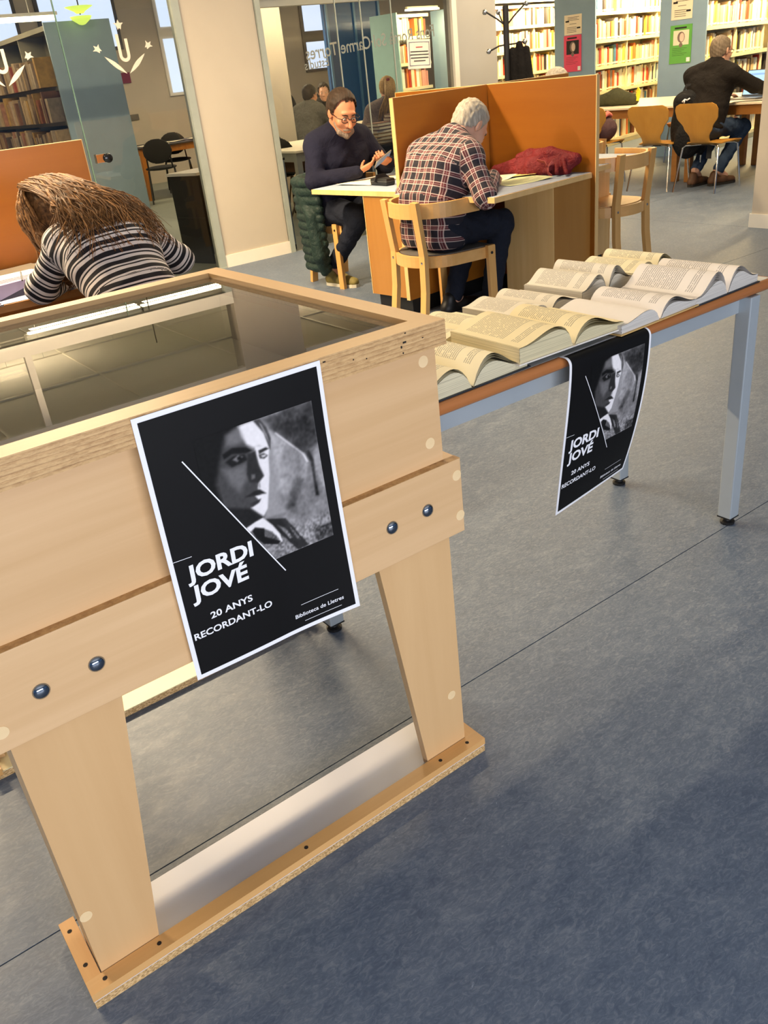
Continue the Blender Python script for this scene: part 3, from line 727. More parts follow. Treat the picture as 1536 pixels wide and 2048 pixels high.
def paint(gx, gz):
    """grey value of the printed portrait at poster millimetres (soft polygons, then paper grain)"""
    val = np.full(gx.shape, 118.0)
    P = np.stack([gx, gz], -1)
    for g, s, poly in FEAT:
        poly = np.array(poly, float); n = len(poly)
        inside = np.zeros(gx.shape, bool); dist = np.full(gx.shape, 1e9)
        for i in range(n):
            a, c = poly[i], poly[(i+1) % n]
            cond = ((a[1] > gz) != (c[1] > gz))
            xin = (c[0]-a[0])*(gz-a[1])/((c[1]-a[1]) if c[1] != a[1] else 1e-9) + a[0]
            inside ^= cond & (gx < xin)
            d = c-a; tt = np.clip(((P-a)@d)/(d@d+1e-9), 0, 1)
            dist = np.minimum(dist, np.hypot(gx-(a[0]+tt*d[0]), gz-(a[1]+tt*d[1])))
        sd = np.where(inside, dist, -dist)
        s = s*1.35+0.4; al = np.clip(sd/(s*1.1)+0.5, 0, 1); al = al*al*(3-2*al)
        val = val*(1-al) + g*al
    for _ in range(1):
        val[1:-1, 1:-1] = (val[1:-1, 1:-1]*2 + val[:-2, 1:-1] + val[2:, 1:-1] + val[1:-1, :-2] + val[1:-1, 2:])/6
    r2 = np.random.default_rng(3)
    def vn(k):
        g = r2.random((k, k)); u = (gx-60)/240*(k-2); v = (gz-140)/260*(k-2)
        u = np.clip(u, 0, k-1.01); v = np.clip(v, 0, k-1.01); i = u.astype(int); j = v.astype(int); fu, fv = u-i, v-j
        return g[i, j]*(1-fu)*(1-fv)+g[i+1, j]*fu*(1-fv)+g[i, j+1]*(1-fu)*fv+g[i+1, j+1]*fu*fv
    right = np.clip((gx-190)/12, 0, 1)*np.clip((gz-150)/50, 0.3, 1)
    val = val + right*((vn(9)-0.5)*54 + (vn(22)-0.5)*46 + (vn(60)-0.5)*26) + (vn(70)-0.5)*10
    low = np.clip((205-gz)/20, 0, 1)*np.clip((gx-150)/10, 0, 1)*(val < 200)*(val > 60)
    val = val + low*(vn(80)-0.5)*90
    return np.clip(val, 4, 245)
def vcol_mat():
    t = NT('portrait_ink'); a = t.n('ShaderNodeAttribute'); a.attribute_name = 'ink'
    t.col(a.outputs['Color']); t.rough(0.5); t.bsdf.inputs['Specular IOR Level'].default_value = 0.2; return t.m
M_port = vcol_mat()
M_pblack = plain('poster_black', (11, 10, 11), 0.5, var=0.1, spec=0.2)
M_pwhite = plain('poster_white', (240, 240, 246), 0.45, var=0.01)
def poster(name, label, place, parent_loc=(0, 0, 0)):
    """place(x_mm, z_mm, lift_m) -> world point"""
    t = thing(name, label, 'poster', parent_loc)
    o = Vector(parent_loc)
    def PL(x, z, l): return Vector(place(x, z, l)) - o
    nx, nz = 16, 110
    b = MB(); b.grid(lambda u, v: PL(u*PW, v*PH, 0.0), nx, nz)
    b.grid(lambda u, v: PL((1-u)*PW, v*PH, -0.0006), nx, nz)
    b.build('sheet', M_pwhite, t, smooth='all')
    b = MB(); b.grid(lambda u, v: PL(7.5+u*(PW-15), 7.5+v*(PH-15), 0.0005), nx, nz); b.build('black_ground', M_pblack, t, smooth='all')
    # portrait, cut along the slanted white rule
    nu, nv = 150, 176
    x0, x1, z0, z1 = 78.0, 279.5, 150.5, 386.0
    U, V = np.meshgrid(np.linspace(0, 1, nu+1), np.linspace(0, 1, nv+1))
    GX, GZ = x0+U*(x1-x0), z0+V*(z1-z0)
    # the rule runs (56,362)-(183,124): keep what lies right of it
    k = (GX-56)*(124-362)-(GZ-362)*(183-56)
    val = paint(GX, GZ); val = np.where(k > 0, 12.0, val)
    b = MB(); cols = []
    keep = k <= 900
    idx = -np.ones(GX.shape, int)
    for j in range(nv+1):
        for i in range(nu+1):
            if keep[j, i]:
                idx[j, i] = len(b.v); b.v.append(tuple(PL(GX[j, i], GZ[j, i], 0.0009))); cols.append(val[j, i])
    for j in range(nv):
        for i in range(nu):
            q = (idx[j, i], idx[j, i+1], idx[j+1, i+1], idx[j+1, i])
            if min(q) >= 0: b.f.append(q); b.mi.append(0)
    po = b.build('portrait_print', M_port, t, smooth='all')
    ca = po.data.color_attributes.new('ink', 'FLOAT_COLOR', 'POINT')
    c = np.array(cols)/255.0; c = np.where(c <= 0.04045, c/12.92, ((c+0.055)/1.055)**2.4)
    rgba = np.stack([c*1.0, c*0.965, c*1.0, np.ones_like(c)], -1).astype(np.float32)
    ca.data.foreach_set('color', rgba.ravel())
    # white rules and lettering
    b = MB()
    def rule(xa, za, xb, zb, w):
        n = 14; d = Vector((xb-xa, zb-za)).normalized(); q = Vector((-d.y, d.x))*w/2
        o0 = len(b.v)
        for i in range(n+1):
            x, z = xa+(xb-xa)*i/n, za+(zb-za)*i/n
            b.v.append(tuple(PL(x+q.x, z+q.y, 0.0014))); b.v.append(tuple(PL(x-q.x, z-q.y, 0.0014)))
        for i in range(n): b.f.append((o0+2*i, o0+2*i+1, o0+2*i+3, o0+2*i+2)); b.mi.append(0)
    rule(56, 362, 183, 124, 1.9); rule(7.5, 215, 37, 213.5, 0.9); rule(198, 49.5, 270, 49.5, 0.8); rule(200, 17, 271, 17, 0.8)
    b.build('white_rule', M_pwhite, t)
    for nm, body, x, z, cap, width, bold, sh, sp in (('title_lettering', 'JORDI', 22, 175, 25.5, 113, 1.25, 0.03, 1.0), ('title_lettering', 'JOVÉ', 22, 139.5, 25.5, 97, 1.25, 0.03, 1.0),
                                   ('text_lettering', '20 ANYS', 44, 98, 11.5, 73, 0.36, 0.0, 1.0), ('text_lettering', 'RECORDANT-LO', 11, 72.5, 11.5, 137, 0.36, 0.0, 1.0),
                                   ('text_lettering', 'Biblioteca de Lletres', 184, 27.5, 7.4, 93, 0.12, 0.05, 1.0)):
        vs, fs = text_mb(body, cap/0.72, 'LEFT', bold, sp, sh)
        mn, mx = min(v[0] for v in vs), max(v[0] for v in vs)
        s = width/(mx-mn)
        bb = MB(); bb.add([tuple(PL(x+(v[0]-mn)*s, z+v[1], 0.0015)) for v in vs], fs)
        bb.build(nm, M_pwhite, t)
    return t
FY = CY + RY0
def place_front(x, z, l):
    u, v = x/PW, z/PH
    w = 0.012*max(0, u-0.55)**1.5*max(0, 0.75-v)**1.2*6 + 0.004*math.sin(PI*u)*(1-v)
    return (0.3315+x/1000+0.004*max(0, 0.35-v)*u, FY-0.0025-w-l, 0.5245+z/1000)
poster('exhibition_poster', 'black poster with white title taped flat to the front of the display case', place_front, (0.484, FY, 0.52))
# ------------------------------------------------------------------ book table
W_edge = wood('table_edge_wood', (150, 90, 46), (184, 118, 66), 'X', 1.0, 0.3, grain=24)
M_top = plain('table_laminate', (206, 208, 206), 0.35, var=0.02)
M_grey = plain('grey_steel', (178, 186, 192), 0.4, metal=0.35, var=0.03)
TX0, TX1, TY0, TY1, TZ = 0.93, 2.235, 1.262, 1.765, 0.735
tb = thing('book_table', 'grey topped table with brown edge and grey steel legs', 'table', (1.58, 1.51, 0))
def tl(x, y, z): return (x-1.58, y-1.51, z)
BX('tabletop', tl(TX0+0.02, TY0+0.018, TZ-0.028), tl(TX1-0.018, TY1-0.018, TZ), M_top, tb)
b = MB()
for y in (TY0+0.014, TY1-0.014): b.tube([tl(TX0, y, TZ-0.014), tl(TX1-0.012, y, TZ-0.014)], 0.0142, 12)
for x in (TX0+0.014, TX1-0.014): b.tube([tl(x, TY0+0.012, TZ-0.014), tl(x, TY1-0.012, TZ-0.014)], 0.0142, 12)
b.build('edge_band', W_edge, tb, smooth=True)
b = MB()
for y in (TY0+0.045, TY1-0.045): b.box(tl(TX0+0.05, y-0.012, TZ-0.075), tl(TX1-0.05, y+0.012, TZ-0.029))
for x in (TX0+0.055, TX1-0.055): b.box(tl(x-0.012, TY0+0.057, TZ-0.075), tl(x+0.012, TY1-0.057, TZ-0.029))
b.build('steel_apron', M_grey, tb)
for x in (0.93, 2.128):
    for y in (1.282, 1.700):
        lg = BX('leg', tl(x-0.022, y-0.022, 0.025), tl(x+0.022, y+0.022, TZ-0.029), M_grey, tb, ch=0.003)
        b = MB(); b.lathe([(0.021, 0.0), (0.022, 0.008), (0.012, 0.012), (0.006, 0.026)], 14); b.box((-0.0225, -0.0225, 0.023), (0.0225, 0.0225, 0.027))
        b.build('levelling_foot', M_black, lg, loc=tl(x, y, 0))
# second poster: top part under the books, the rest over the edge and curling
def place_table(x, z, l):
    S = 0.935; s = (PH - z)/1000.0*S; u = x/PW; xx = x/1000*S      # length along the sheet from its top edge
    flat, r = 0.0147, 0.017
    X0 = 1.375 + xx
    if s < flat: return (X0, TY0+flat-s-0.002, TZ+0.0015+l)
    a = (s-flat)/r
    if a < PI/2: return (X0, TY0-0.002-(r+l)*math.sin(a), TZ-r+0.0015+(r+l)*math.cos(a))
    h = s-flat-r*PI/2; n = 12; y = z_ = xo = 0.0; yp = 0.0
    for i in range(n):
        t = h*(i+0.5)/n
        yp = 0.0638*(1-math.exp(-t/0.05)) + 2*(0.3014*u-0.0157)*t
        xp = -0.0964*(1-u)*(1-math.exp(-t/0.05)) - 2*0.1044*t*u
        y += yp*h/n; xo += xp*h/n; z_ += math.sqrt(max(0.02, 1-yp*yp-xp*xp))*h/n
    return (X0+xo, TY0-0.002-r+y-l, TZ-r-z_-l*yp)
poster('exhibition_poster', 'black poster hanging in a curl over the edge of the book table', place_table, (1.52, TY0, 0.40))
# ------------------------------------------------------------------ open books
def page_mat(name, rgb, ink, cols=1, dens=1.0):
    """printed page: lines of words from the sheet's own coordinates"""
    t = NT(name); c = _lin(rgb); k = _lin(ink)
    tc = t.n('ShaderNodeTexCoord'); sp = t.n('ShaderNodeSeparateXYZ'); t.link(tc.outputs['UV'], sp.inputs[0])
    u, v = sp.outputs[0], sp.outputs[1]
    ln = t.math('MULTIPLY', v, 38.0)
    fr = t.math('FRACT', ln); row = t.math('FLOOR', ln)
    line = t.math('LESS_THAN', fr, 0.46)
    cb = t.n('ShaderNodeCombineXYZ'); t.link(t.math('MULTIPLY', u, 30.0), cb.inputs[0]); t.link(t.math('MULTIPLY', row, 7.31), cb.inputs[1])
    nz = t.noise(cb.outputs[0], 1.0, 2, 0.6)
    words = t.math('GREATER_THAN', nz, 0.40)
    def inside(x, a, bq): return t.math('MULTIPLY', t.math('GREATER_THAN', x, a), t.math('LESS_THAN', x, bq))
    area_ = t.math('MULTIPLY', inside(u, 0.13, 0.86), inside(v, 0.12, 0.88))
    # a ragged paragraph break here and there
    par = t.noise(None, 1.0); pb = t.n('ShaderNodeCombineXYZ'); t.link(t.math('MULTIPLY', t.math('FLOOR', t.math('MULTIPLY', v, 9.0)), 3.3), pb.inputs[0])
    brk = t.math('GREATER_THAN', t.noise(pb.outputs[0], 1.0, 0), 0.30)
    m = t.math('MULTIPLY', t.math('MULTIPLY', line, words), t.math('MULTIPLY', area_, brk))
    fine = t.noise(t.coord(scale=(1, 1, 1)), 30, 3)
    base = t.mix(t.math('MULTIPLY', fine, 0.12), c, tuple(x*0.88 for x in c))
    t.col(t.mix(t.math('MULTIPLY', m, 0.58*dens), base, k)); t.rough(0.7)
    t.bsdf.inputs['Specular IOR Level'].default_value = 0.25
    MATS[name] = t.m; return t.m
def edge_mat(name, rgb):
    t = NT(name); c = _lin(rgb)
    f = t.noise(t.coord(scale=(3, 3, 900)), 1.0, 3, 0.7)
    t.col(t.ramp(f, [(0.35, tuple(x*0.62 for x in c)), (0.6, c)])); t.rough(0.8); MATS[name] = t.m; return t.m
PG = {}
for nm, rgb in (('ivory', (236, 226, 192)), ('white', (231, 224, 216)), ('cream', (234, 220, 178)), ('bone', (228, 220, 202))):
    PG[nm] = (page_mat('page_'+nm, rgb, (96, 92, 92)), plain('page_blank_'+nm, rgb, 0.7, var=0.02), edge_mat('page_edge_'+nm, tuple(int(x*0.93) for x in rgb)))
def open_book(label, x, y, rz, w, d, tl_, tr_, tone, cover, zb=TZ, blank=(), leaves=3, hump=0.012, group=None, soft=False):
    """spine along y; left block on -x (thickness tl_), right block on +x (tr_)"""
    t = thing('open_book', label, 'book', (x, y, zb), rz, group)
    pm, bm_, em = PG[tone]
    cv = MB()
    cv.box((-w-0.006, -d/2-0.005, 0.0004), (-0.006, d/2+0.005, 0.0034)); cv.box((0.006, -d/2-0.005, 0.0004), (w+0.006, d/2+0.005, 0.0034)); cv.box((-0.008, -d/2-0.005, 0.0004), (0.008, d/2+0.005, 0.0026))
    cv.build('cover', plain('cover_'+cover, {'dark': (30, 36, 44), 'tan': (206, 168, 104), 'white': (226, 220, 210), 'blue': (52, 66, 90), 'red': (150, 50, 40)}[cover], 0.5), t)
    n = 14
    for sg, th in ((-1, tl_), (1, tr_)):
        def top(q):      # q from gutter (0) to fore edge (1)
            rise = (1-math.exp(-q*15.0))
            return 0.0036 + th*rise + hump*math.sin(PI*min(1, q*1.15))**1.0*(1-q)*1.6
        b = MB(); vs = []; mm = 0
        fan = th*0.35
        for i in range(n+1):
            q = i/n
            xx = sg*(0.003+(w-0.003)*q)
            vs.append((xx, top(q)))
        def P(i, yy, lay):
            xx, zz = vs[i]
            q = i/n
            f = (zz-0.0036)*lay
            return (xx + sg*fan*(1-lay)*q*0.0, yy, 0.0036+f)
        b.grid(lambda u, v: P(int(round(u*n)), (-0.5+v)*d if sg > 0 else (-0.5+v)*d, 1.0), n, 4, 0 if 'LR'[sg > 0] not in blank else 1)
        if sg < 0:       # keep the print reading left to right
            for k in list(b.uv): b.uv[k] = (1-b.uv[k][0], b.uv[k][1])
            b.f = [f[::-1] for f in b.f]
        nb = len(b.v)
        L = 5
        for yy, rev in ((-d/2, False), (d/2, True)):
            o0 = len(b.v)
            for lay in range(L+1):
                for i in range(n+1): b.v.append(P(i, yy + (0.0012 if lay % 2 else 0.0)*(1 if yy > 0 else -1), lay/L))
            for lay in range(L):
                for i in range(n):
                    a = o0+lay*(n+1)+i; q = (a, a+1, a+n+2, a+n+1)
                    b.f.append(q if (sg > 0) != rev else q[::-1]); b.mi.append(2)
        o0 = len(b.v)
        for lay in range(L+1):
            for yy in (-d/2, d/2): b.v.append(P(n, yy, lay/L))
        for lay in range(L):
            a = o0+lay*2; q = (a, a+1, a+3, a+2); b.f.append(q if sg > 0 else q[::-1]); b.mi.append(2)
        b.build('page_block', [pm, bm_, em], t, smooth=True)
        # a few loose leaves lifted over the block
        for k in range(leaves if (th < max(tl_, tr_) or tl_ == tr_) else max(0, leaves-2)):
            lift = 0.004+0.006*(k+1); ln = w*(0.985-0.02*k)
            bb = MB()
            def LF(u, v):
                q = u; z = top(q)+lift*math.sin(PI*min(1, q*1.05))*(1-0.55*q)+0.0007*(k+1)
                return (sg*(0.003+(ln-0.003)*q), (-0.5+v)*d*0.995, z)
            bb.grid(LF, n, 3, 0)
            if sg < 0:
                for kk in list(bb.uv): bb.uv[kk] = (1-bb.uv[kk][0], bb.uv[kk][1])
                bb.f = [f[::-1] for f in bb.f]
            bb.build('leaf', [pm if 'LR'[sg > 0] not in blank else bm_], t, smooth='all')
    return t
open_book('open book with a raised printed leaf and dark cover, next to the display case', 1.118, 1.395, 0.02, 0.165, 0.225, 0.016, 0.010, 'ivory', 'dark', leaves=3, hump=0.030)
open_book('thick open book with cream pages, its tan page edge towards the display case', 1.425, 1.390, -0.02, 0.168, 0.232, 0.034, 0.014, 'cream', 'white', leaves=3, zb=TZ+0.014, hump=0.014)
open_book('open book showing a blank left page above the hanging poster', 1.716, 1.375, 0.03, 0.150, 0.222, 0.020, 0.015, 'white', 'tan', blank=('L',), leaves=2, zb=TZ+0.003, hump=0.014)
open_book('open book with dark cover and arched leaves at the far end of the book table', 2.010, 1.392, 0.03, 0.142, 0.235, 0.016, 0.020, 'white', 'dark', leaves=4, hump=0.026)
open_book('small open book with ivory pages behind the thick cream one', 1.345, 1.630, 0.04, 0.128, 0.190, 0.020, 0.014, 'ivory', 'white', leaves=1)
open_book('open paperback with a small mark on its left page, in the back row', 1.612, 1.632, 0.06, 0.118, 0.205, 0.022, 0.016, 'bone', 'white', leaves=1)
open_book('open book with a folded over leaf and thick fore edge, in the back row', 1.857, 1.648, 0.06, 0.112, 0.205, 0.026, 0.024, 'bone', 'tan', leaves=4, hump=0.020)
open_book('cream paged open book at the far back corner of the book table', 2.085, 1.660, 0.04, 0.108, 0.200, 0.028, 0.022, 'ivory', 'tan', leaves=2, hump=0.018)
t = thing('leaflet', 'white leaflet with a purple bar lying between the display case and the books', 'leaflet', (1.30, 1.60, TZ), 0.12)
b = MB(); b.grid(lambda u, v: (-0.16+0.22*u, -0.11+0.26*v, 0.001+0.010*v*v), 4, 6); b.build('sheet', plain('leaflet_paper', (226, 222, 226), 0.5, var=0.02), t)
b = MB(); b.box((-0.02, 0.118, 0.0094), (0.045, 0.135, 0.0112), 0)
vs, fs = text_mb('m/', 0.035, 'LEFT', 0.0012); b.add([(v[0]-0.075, v[1]+0.112, 0.0113) for v in vs], fs, 1)
for k in range(5): b.box((0.0, -0.085+0.010*k, 0.0018), (0.05, -0.082+0.010*k, 0.0032), 1)
b.build('printed_mark', [plain('purple_ink', (62, 42, 110), 0.5), M_ink], t)

# ------------------------------------------------------------------ study carrels
W_part = wood('carrel_panel_front_lit', (176, 106, 30), (190, 120, 40), 'X', 0.8, 0.36, grain=12)  # panel colour raised in place of the front light it misses
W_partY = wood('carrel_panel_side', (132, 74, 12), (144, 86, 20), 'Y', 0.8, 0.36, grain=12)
W_cedge = wood('carrel_edge', (222, 178, 112), (236, 196, 134), 'Z', 1.0, 0.4)
W_ped = wood('carrel_pedestal', (160, 108, 46), (176, 124, 60), 'Z', 0.7, 0.36, grain=9)
M_lino = plain('desk_linoleum', (158, 172, 192), 0.5, var=0.03)
CO = Vector((4.005, 3.443, 0)); CTH = 0.0997
def C3(u, v, z=0.0):
    c, s = math.cos(CTH), math.sin(CTH); v2 = v+0.771
    return Vector((CO.x+u*c-v2*s, CO.y+u*s+v2*c, z))
WTZ = 0.717
def carrel(name, label, loc, rz, quads=4, arm=0.80):
    t = thing(name, label, 'desk', loc, rz)
    for k in range(quads):
        M = Matrix.Rotation(-k*PI/2, 4, 'Z')
        ax = 'Y' if k % 2 == 0 else 'X'
        # partition running towards -v for quadrant 0
        b = MB(); b.box((-0.014, -arm+0.004, 0.09), (0.014, -0.0145, 1.209), 0, M)
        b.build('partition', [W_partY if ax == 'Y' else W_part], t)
        b = MB(); b.box((-0.0145, -arm, 0.09), (0.0145, -arm+0.004, 1.212), 0, M); b.box((-0.0145, -arm, 1.209), (0.0145, -0.0145, 1.212), 0, M)
        b.build('partition_edge', W_cedge, t)
        # worktop quadrant (-u, -v): sits against this partition on its right
        e = -0.86 if k != 3 else -0.66
        b = MB(); b.box((e, -0.775, WTZ-0.030), (-0.0145, -0.0145, WTZ-0.002), 0, M); o = b.build('worktop', [W_cedge], t)
        b = MB(); b.box((e+0.008, -0.767, WTZ-0.002), (-0.0155, -0.0155, WTZ), 0, M); b.build('desk_surface', M_lino, o)
        b = MB(); b.box((-0.36, -0.765, 0.09), (-0.0145, -0.42, WTZ-0.030), 0, M); b.build('pedestal', [W_ped], t)
        b = MB(); b.box((-0.365, -0.768, 0.09), (-0.36, -0.42, WTZ-0.030), 0, M); b.box((-0.33, -0.74, 0.0), (-0.03, -0.44, 0.09), 1, M); b.build('pedestal_edge', [W_cedge, M_black], t)
        b = MB(); b.box((-0.013, -arm+0.02, 0.0), (0.013, -0.02, 0.09), 0, M); b.build('plinth', M_black, t)
    return t
car = carrel('study_carrel', 'four seat wooden study carrel with orange brown cross partitions and blue desktops', C3(0, 0), CTH)
# the second carrel, cut off by the frame: only its near desk and back panel are in view
car2 = thing('study_carrel', 'wooden study carrel with orange back panel where the woman in stripes sits', 'desk', (0.62, 3.87, 0), -0.02)
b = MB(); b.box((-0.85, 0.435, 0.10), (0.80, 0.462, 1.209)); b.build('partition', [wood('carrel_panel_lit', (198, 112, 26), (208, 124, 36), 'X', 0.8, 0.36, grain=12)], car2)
b = MB(); b.box((0.80, 0.434, 0.10), (0.804, 0.463, 1.212)); b.box((-0.85, 0.434, 1.209), (0.80, 0.463, 1.212)); b.build('partition_edge', W_cedge, car2)
b = MB(); b.box((-0.85, -0.42, WTZ-0.030), (0.80, 0.434, WTZ-0.002)); o = b.build('worktop', [wood('worktop_edge', (176, 118, 58), (196, 138, 76), 'X', 1, 0.4)], car2)
b = MB(); b.box((-0.842, -0.412, WTZ-0.002), (0.792, 0.434, WTZ)); b.build('desk_surface', M_lino, o)
b = MB(); b.box((0.72, -0.35, 0.0), (0.75, 0.43, WTZ-0.03)); b.box((-0.85, -0.35, 0.0), (-0.82, 0.43, WTZ-0.03)); b.build('side_panel', [W_ped], car2)

# ------------------------------------------------------------------ chairs
W_beech = wood('chair_beech', (206, 152, 84), (226, 176, 108), 'Z', 1.0, 0.36, grain=14)
W_beechx = wood('chair_beech_rail', (208, 154, 86), (228, 178, 112), 'X', 1.0, 0.36, grain=14)
M_seat = plain('seat_linoleum', (96, 92, 88), 0.55)
def round_chair(label, loc, rz, seat_light=False):
    """bent rail chair: horseshoe seat rim, horseshoe back rail, two rear posts, two front legs; faces +y"""
    t = thing('wooden_chair', label, 'chair', loc, rz, None)
    SZ = 0.44
    def shoe(r, y0, yf, half, n=22):
        P = [(half, yf)]
        for k in range(n+1):
            a = -PI*k/n
            P.append((half*math.cos(a), y0 + r*math.sin(a)))
        P.append((-half, yf)); return P
    rim = shoe(0.19, -0.05, 0.21, 0.225)
    b = MB(); b.bar([(x, y, SZ-0.035) for x, y in rim], 0.020, 0.060); b.bar([(0.225, 0.20, SZ-0.035), (-0.225, 0.20, SZ-0.035)], 0.020, 0.060); b.build('seat_rim', W_beechx, t)
    inner = [(x*0.95, y*0.95+0.003) for x, y in rim]
    b = MB(); b.prism(inner[::-1], SZ-0.02, SZ-0.001); b.build('seat', W_beechx if seat_light else M_seat, t)
    br = shoe(0.215, -0.045, 0.10, 0.245)
    b = MB(); b.bar([(x, y, 0.672+0.01*(y+0.2)) for x, y in br], 0.022, 0.076, mi=0); b.build('back_rail', W_beechx, t)
    for sx in (-1, 1):
        px, py = sx*0.150, -0.208
        b = MB(); b.bar([(px*1.06, py-0.040, 0.0), (px*1.02, py-0.008, 0.25), (px, py+0.0, SZ), (px*1.02, py-0.020, 0.60), (px*1.04, py-0.034, 0.722)], 0.054, 0.026, up=(0, 1, 0)); o = b.build('rear_leg', W_beech, t)
        b = MB(); b.lathe([(0.001, 0), (0.008, 0.0), (0.007, 0.003), (0.001, 0.004)], 12); b.build('bolt', M_chrome, o, loc=(px, py-0.014, SZ-0.035), rot=(PI/2, 0, 0))
        b = MB(); b.bar([(sx*0.252, 0.175, 0.0), (sx*0.248, 0.165, SZ+0.005)], 0.026, 0.046, up=(0, 1, 0)); o = b.build('front_leg', W_beech, t)
        b = MB(); b.lathe([(0.001, 0), (0.008, 0.0), (0.007, 0.003), (0.001, 0.004)], 12); b.build('bolt', M_black, o, loc=(sx*0.262, 0.166, SZ-0.035), rot=(0, sx*PI/2, 0))
    return t
PH2 = C3(-0.835, -0.335); A2 = -PI/2 + CTH - R_(12)
round_chair('round backed beech chair under the man in the plaid shirt', (PH2.x, PH2.y, 0), A2)
P4 = C3(0.545, -0.475)
c4 = round_chair('empty round backed beech chair pushed to the carrel behind the partition', (P4.x, P4.y, 0), CTH + R_(-3), seat_light=True)
c4.scale = (1, 1, 1.05)
P1 = C3(-0.27, 1.17); A1 = PI + CTH + R_(3)
round_chair('beech chair under the man with the phone, half hidden by the desk', (P1.x, P1.y, 0), A1)
round_chair('beech chair under the woman in the striped top', (1.05, 2.96, 0), 0.03)
PG_ = C3(1.36, 0.42)
round_chair('beech chair behind the carrel under the grey haired person', (PG_.x, PG_.y, 0), PI/2+CTH)
# shell chairs at the far table
W_shell = wood('shell_ply', (176, 122, 44), (194, 140, 58), 'Z', 1.0, 0.36, grain=10)
def shell_mesh_parts():
    prof = []
    def W_(s):           # half width along the shell from seat front (0) to back top (1)
        pts = [(0, 0.17), (0.08, 0.215), (0.25, 0.225), (0.40, 0.19), (0.50, 0.105), (0.56, 0.10), (0.68, 0.15), (0.82, 0.215), (0.92, 0.222), (0.97, 0.205), (1, 0.165)]
        for (a, x), (c, y) in zip(pts[:-1], pts[1:]):
            if a <= s <= c: k = (s-a)/(c-a); k = k*k*(3-2*k); return x+(y-x)*k
        return pts[-1][1]
    def C_(s):           # profile curve (y forward, z up)
        pts = [(0, 0.235, 0.405), (0.06, 0.215, 0.432), (0.25, 0.08, 0.440), (0.42, -0.09, 0.428), (0.52, -0.165, 0.452), (0.60, -0.195, 0.52), (0.80, -0.235, 0.66), (1, -0.275, 0.79)]
        for (a, x, z), (c, y, w) in zip(pts[:-1], pts[1:]):
            if a <= s <= c: k = (s-a)/(c-a); return x+(y-x)*k, z+(w-z)*k
        return pts[-1][1:]
    return W_, C_
def shell_chair(label, loc, rz, mat=None):
    t = thing('shell_chair', label, 'chair', loc, rz)
    W_, C_ = shell_mesh_parts()
    b = MB(); NS, NU = 36, 10
    for side, off in ((0, 0.0), (1, -0.010)):
        def fn(u, v):
            w = W_(v)*(2*u-1); y, z = C_(v); cup = 0.018*(2*u-1)**2*(1 if v > 0.5 else 0.5)
            return (w, y + (cup if v > 0.5 else 0) + (off if v > 0.55 else 0), z + (cup*0.6 if v <= 0.5 else 0) + (off if v <= 0.55 else 0))
        o0 = len(b.v); b.grid(fn, NU, NS)
        if side: b.f[-NU*NS:] = [f[::-1] for f in b.f[-NU*NS:]]
    n1 = (NU+1)*(NS+1)
    ring = [i for i in range(NU+1)] + [j*(NU+1)+NU for j in range(1, NS+1)] + [NS*(NU+1)+i for i in range(NU-1, -1, -1)] + [j*(NU+1) for j in range(NS-1, 0, -1)]
    for k in range(len(ring)):
        a, c = ring[k], ring[(k+1) % len(ring)]; b.f.append((c, a, a+n1, c+n1)); b.mi.append(0)
    b.uv = {}
    b.build('shell', mat or W_shell, t, smooth=True)
    b = MB(); b.box((-0.07, -0.06, 0.405), (0.07, 0.10, 0.425)); b.build('under_plate', M_black, t)
    for sx in (-1, 1):
        for sy in (-1, 1):
            b = MB(); b.tube([(sx*0.04, sy*0.07+0.02, 0.415), (sx*0.17, sy*0.14+0.02, 0.412), (sx*0.19, sy*0.16+0.02, 0.395), (sx*0.225, sy*0.215, 0.0)], 0.0085, 8); b.build('leg', M_chrome, t, smooth=True)
    return t
shell_chair('shell chair of brown ply under the man at the laptop', (7.70, 5.20, 0), -PI/2 + R_(2))
shell_chair('empty shell chair of brown ply with a black backpack hung beside it', (7.66, 5.73, 0), -PI/2 + R_(6))
W_orange = wood('shell_ply_orange', (206, 124, 38), (222, 142, 56), 'Z', 1.0, 0.36, grain=10)
shell_chair('orange ply shell chair on the far side of the long table', (9.62, 6.75, 0), PI/2 + R_(4), W_orange)
shell_chair('shell chair carrying a dark round bag beside the carrel partition', (7.72, 6.58, 0), -PI/2 + R_(12))
shell_chair('yellowish ply shell chair half hidden behind the long table', (8.75, 7.85, 0), PI + R_(40), wood('shell_ply_yellow', (222, 166, 60), (234, 182, 80), 'Z', 1.0, 0.36, grain=10))
# long tables by the book ranges
W_tab = wood('table_beech', (150, 98, 44), (170, 116, 56), 'Y', 1.0, 0.4)
M_tabtop = plain('table_top_pale', (238, 224, 196), 0.35, var=0.02)
def long_table(label, x0, x1, y0, y1, legm=W_tab, top=M_tabtop, z=0.735):
    cx, cy = (x0+x1)/2, (y0+y1)/2
    t = thing('reading_table', label, 'table', (cx, cy, 0))
    a, c = (x1-x0)/2, (y1-y0)/2
    BX('tabletop', (-a, -c, z-0.022), (a, c, z), top, t, ch=0.003)
    b = MB()
    for s in (-1, 1): b.box((s*(a-0.05)-0.012, -c+0.06, z-0.11), (s*(a-0.05)+0.012, c-0.06, z-0.022)); b.box((-a+0.05, s*(c-0.07)-0.012, z-0.11), (a-0.05, s*(c-0.07)+0.012, z-0.022))
    b.build('apron', legm, t)
    for sx in (-1, 1):
        for sy in (-1, 1): BX('leg', (sx*(a-0.055)-0.032, sy*(c-0.075)-0.032, 0), (sx*(a-0.055)+0.032, sy*(c-0.075)+0.032, z-0.022), legm, t, ch=0.004)
    return t
long_table('long pale topped table with the bags and the empty shell chair', 8.03, 9.35, 5.765, 8.0)
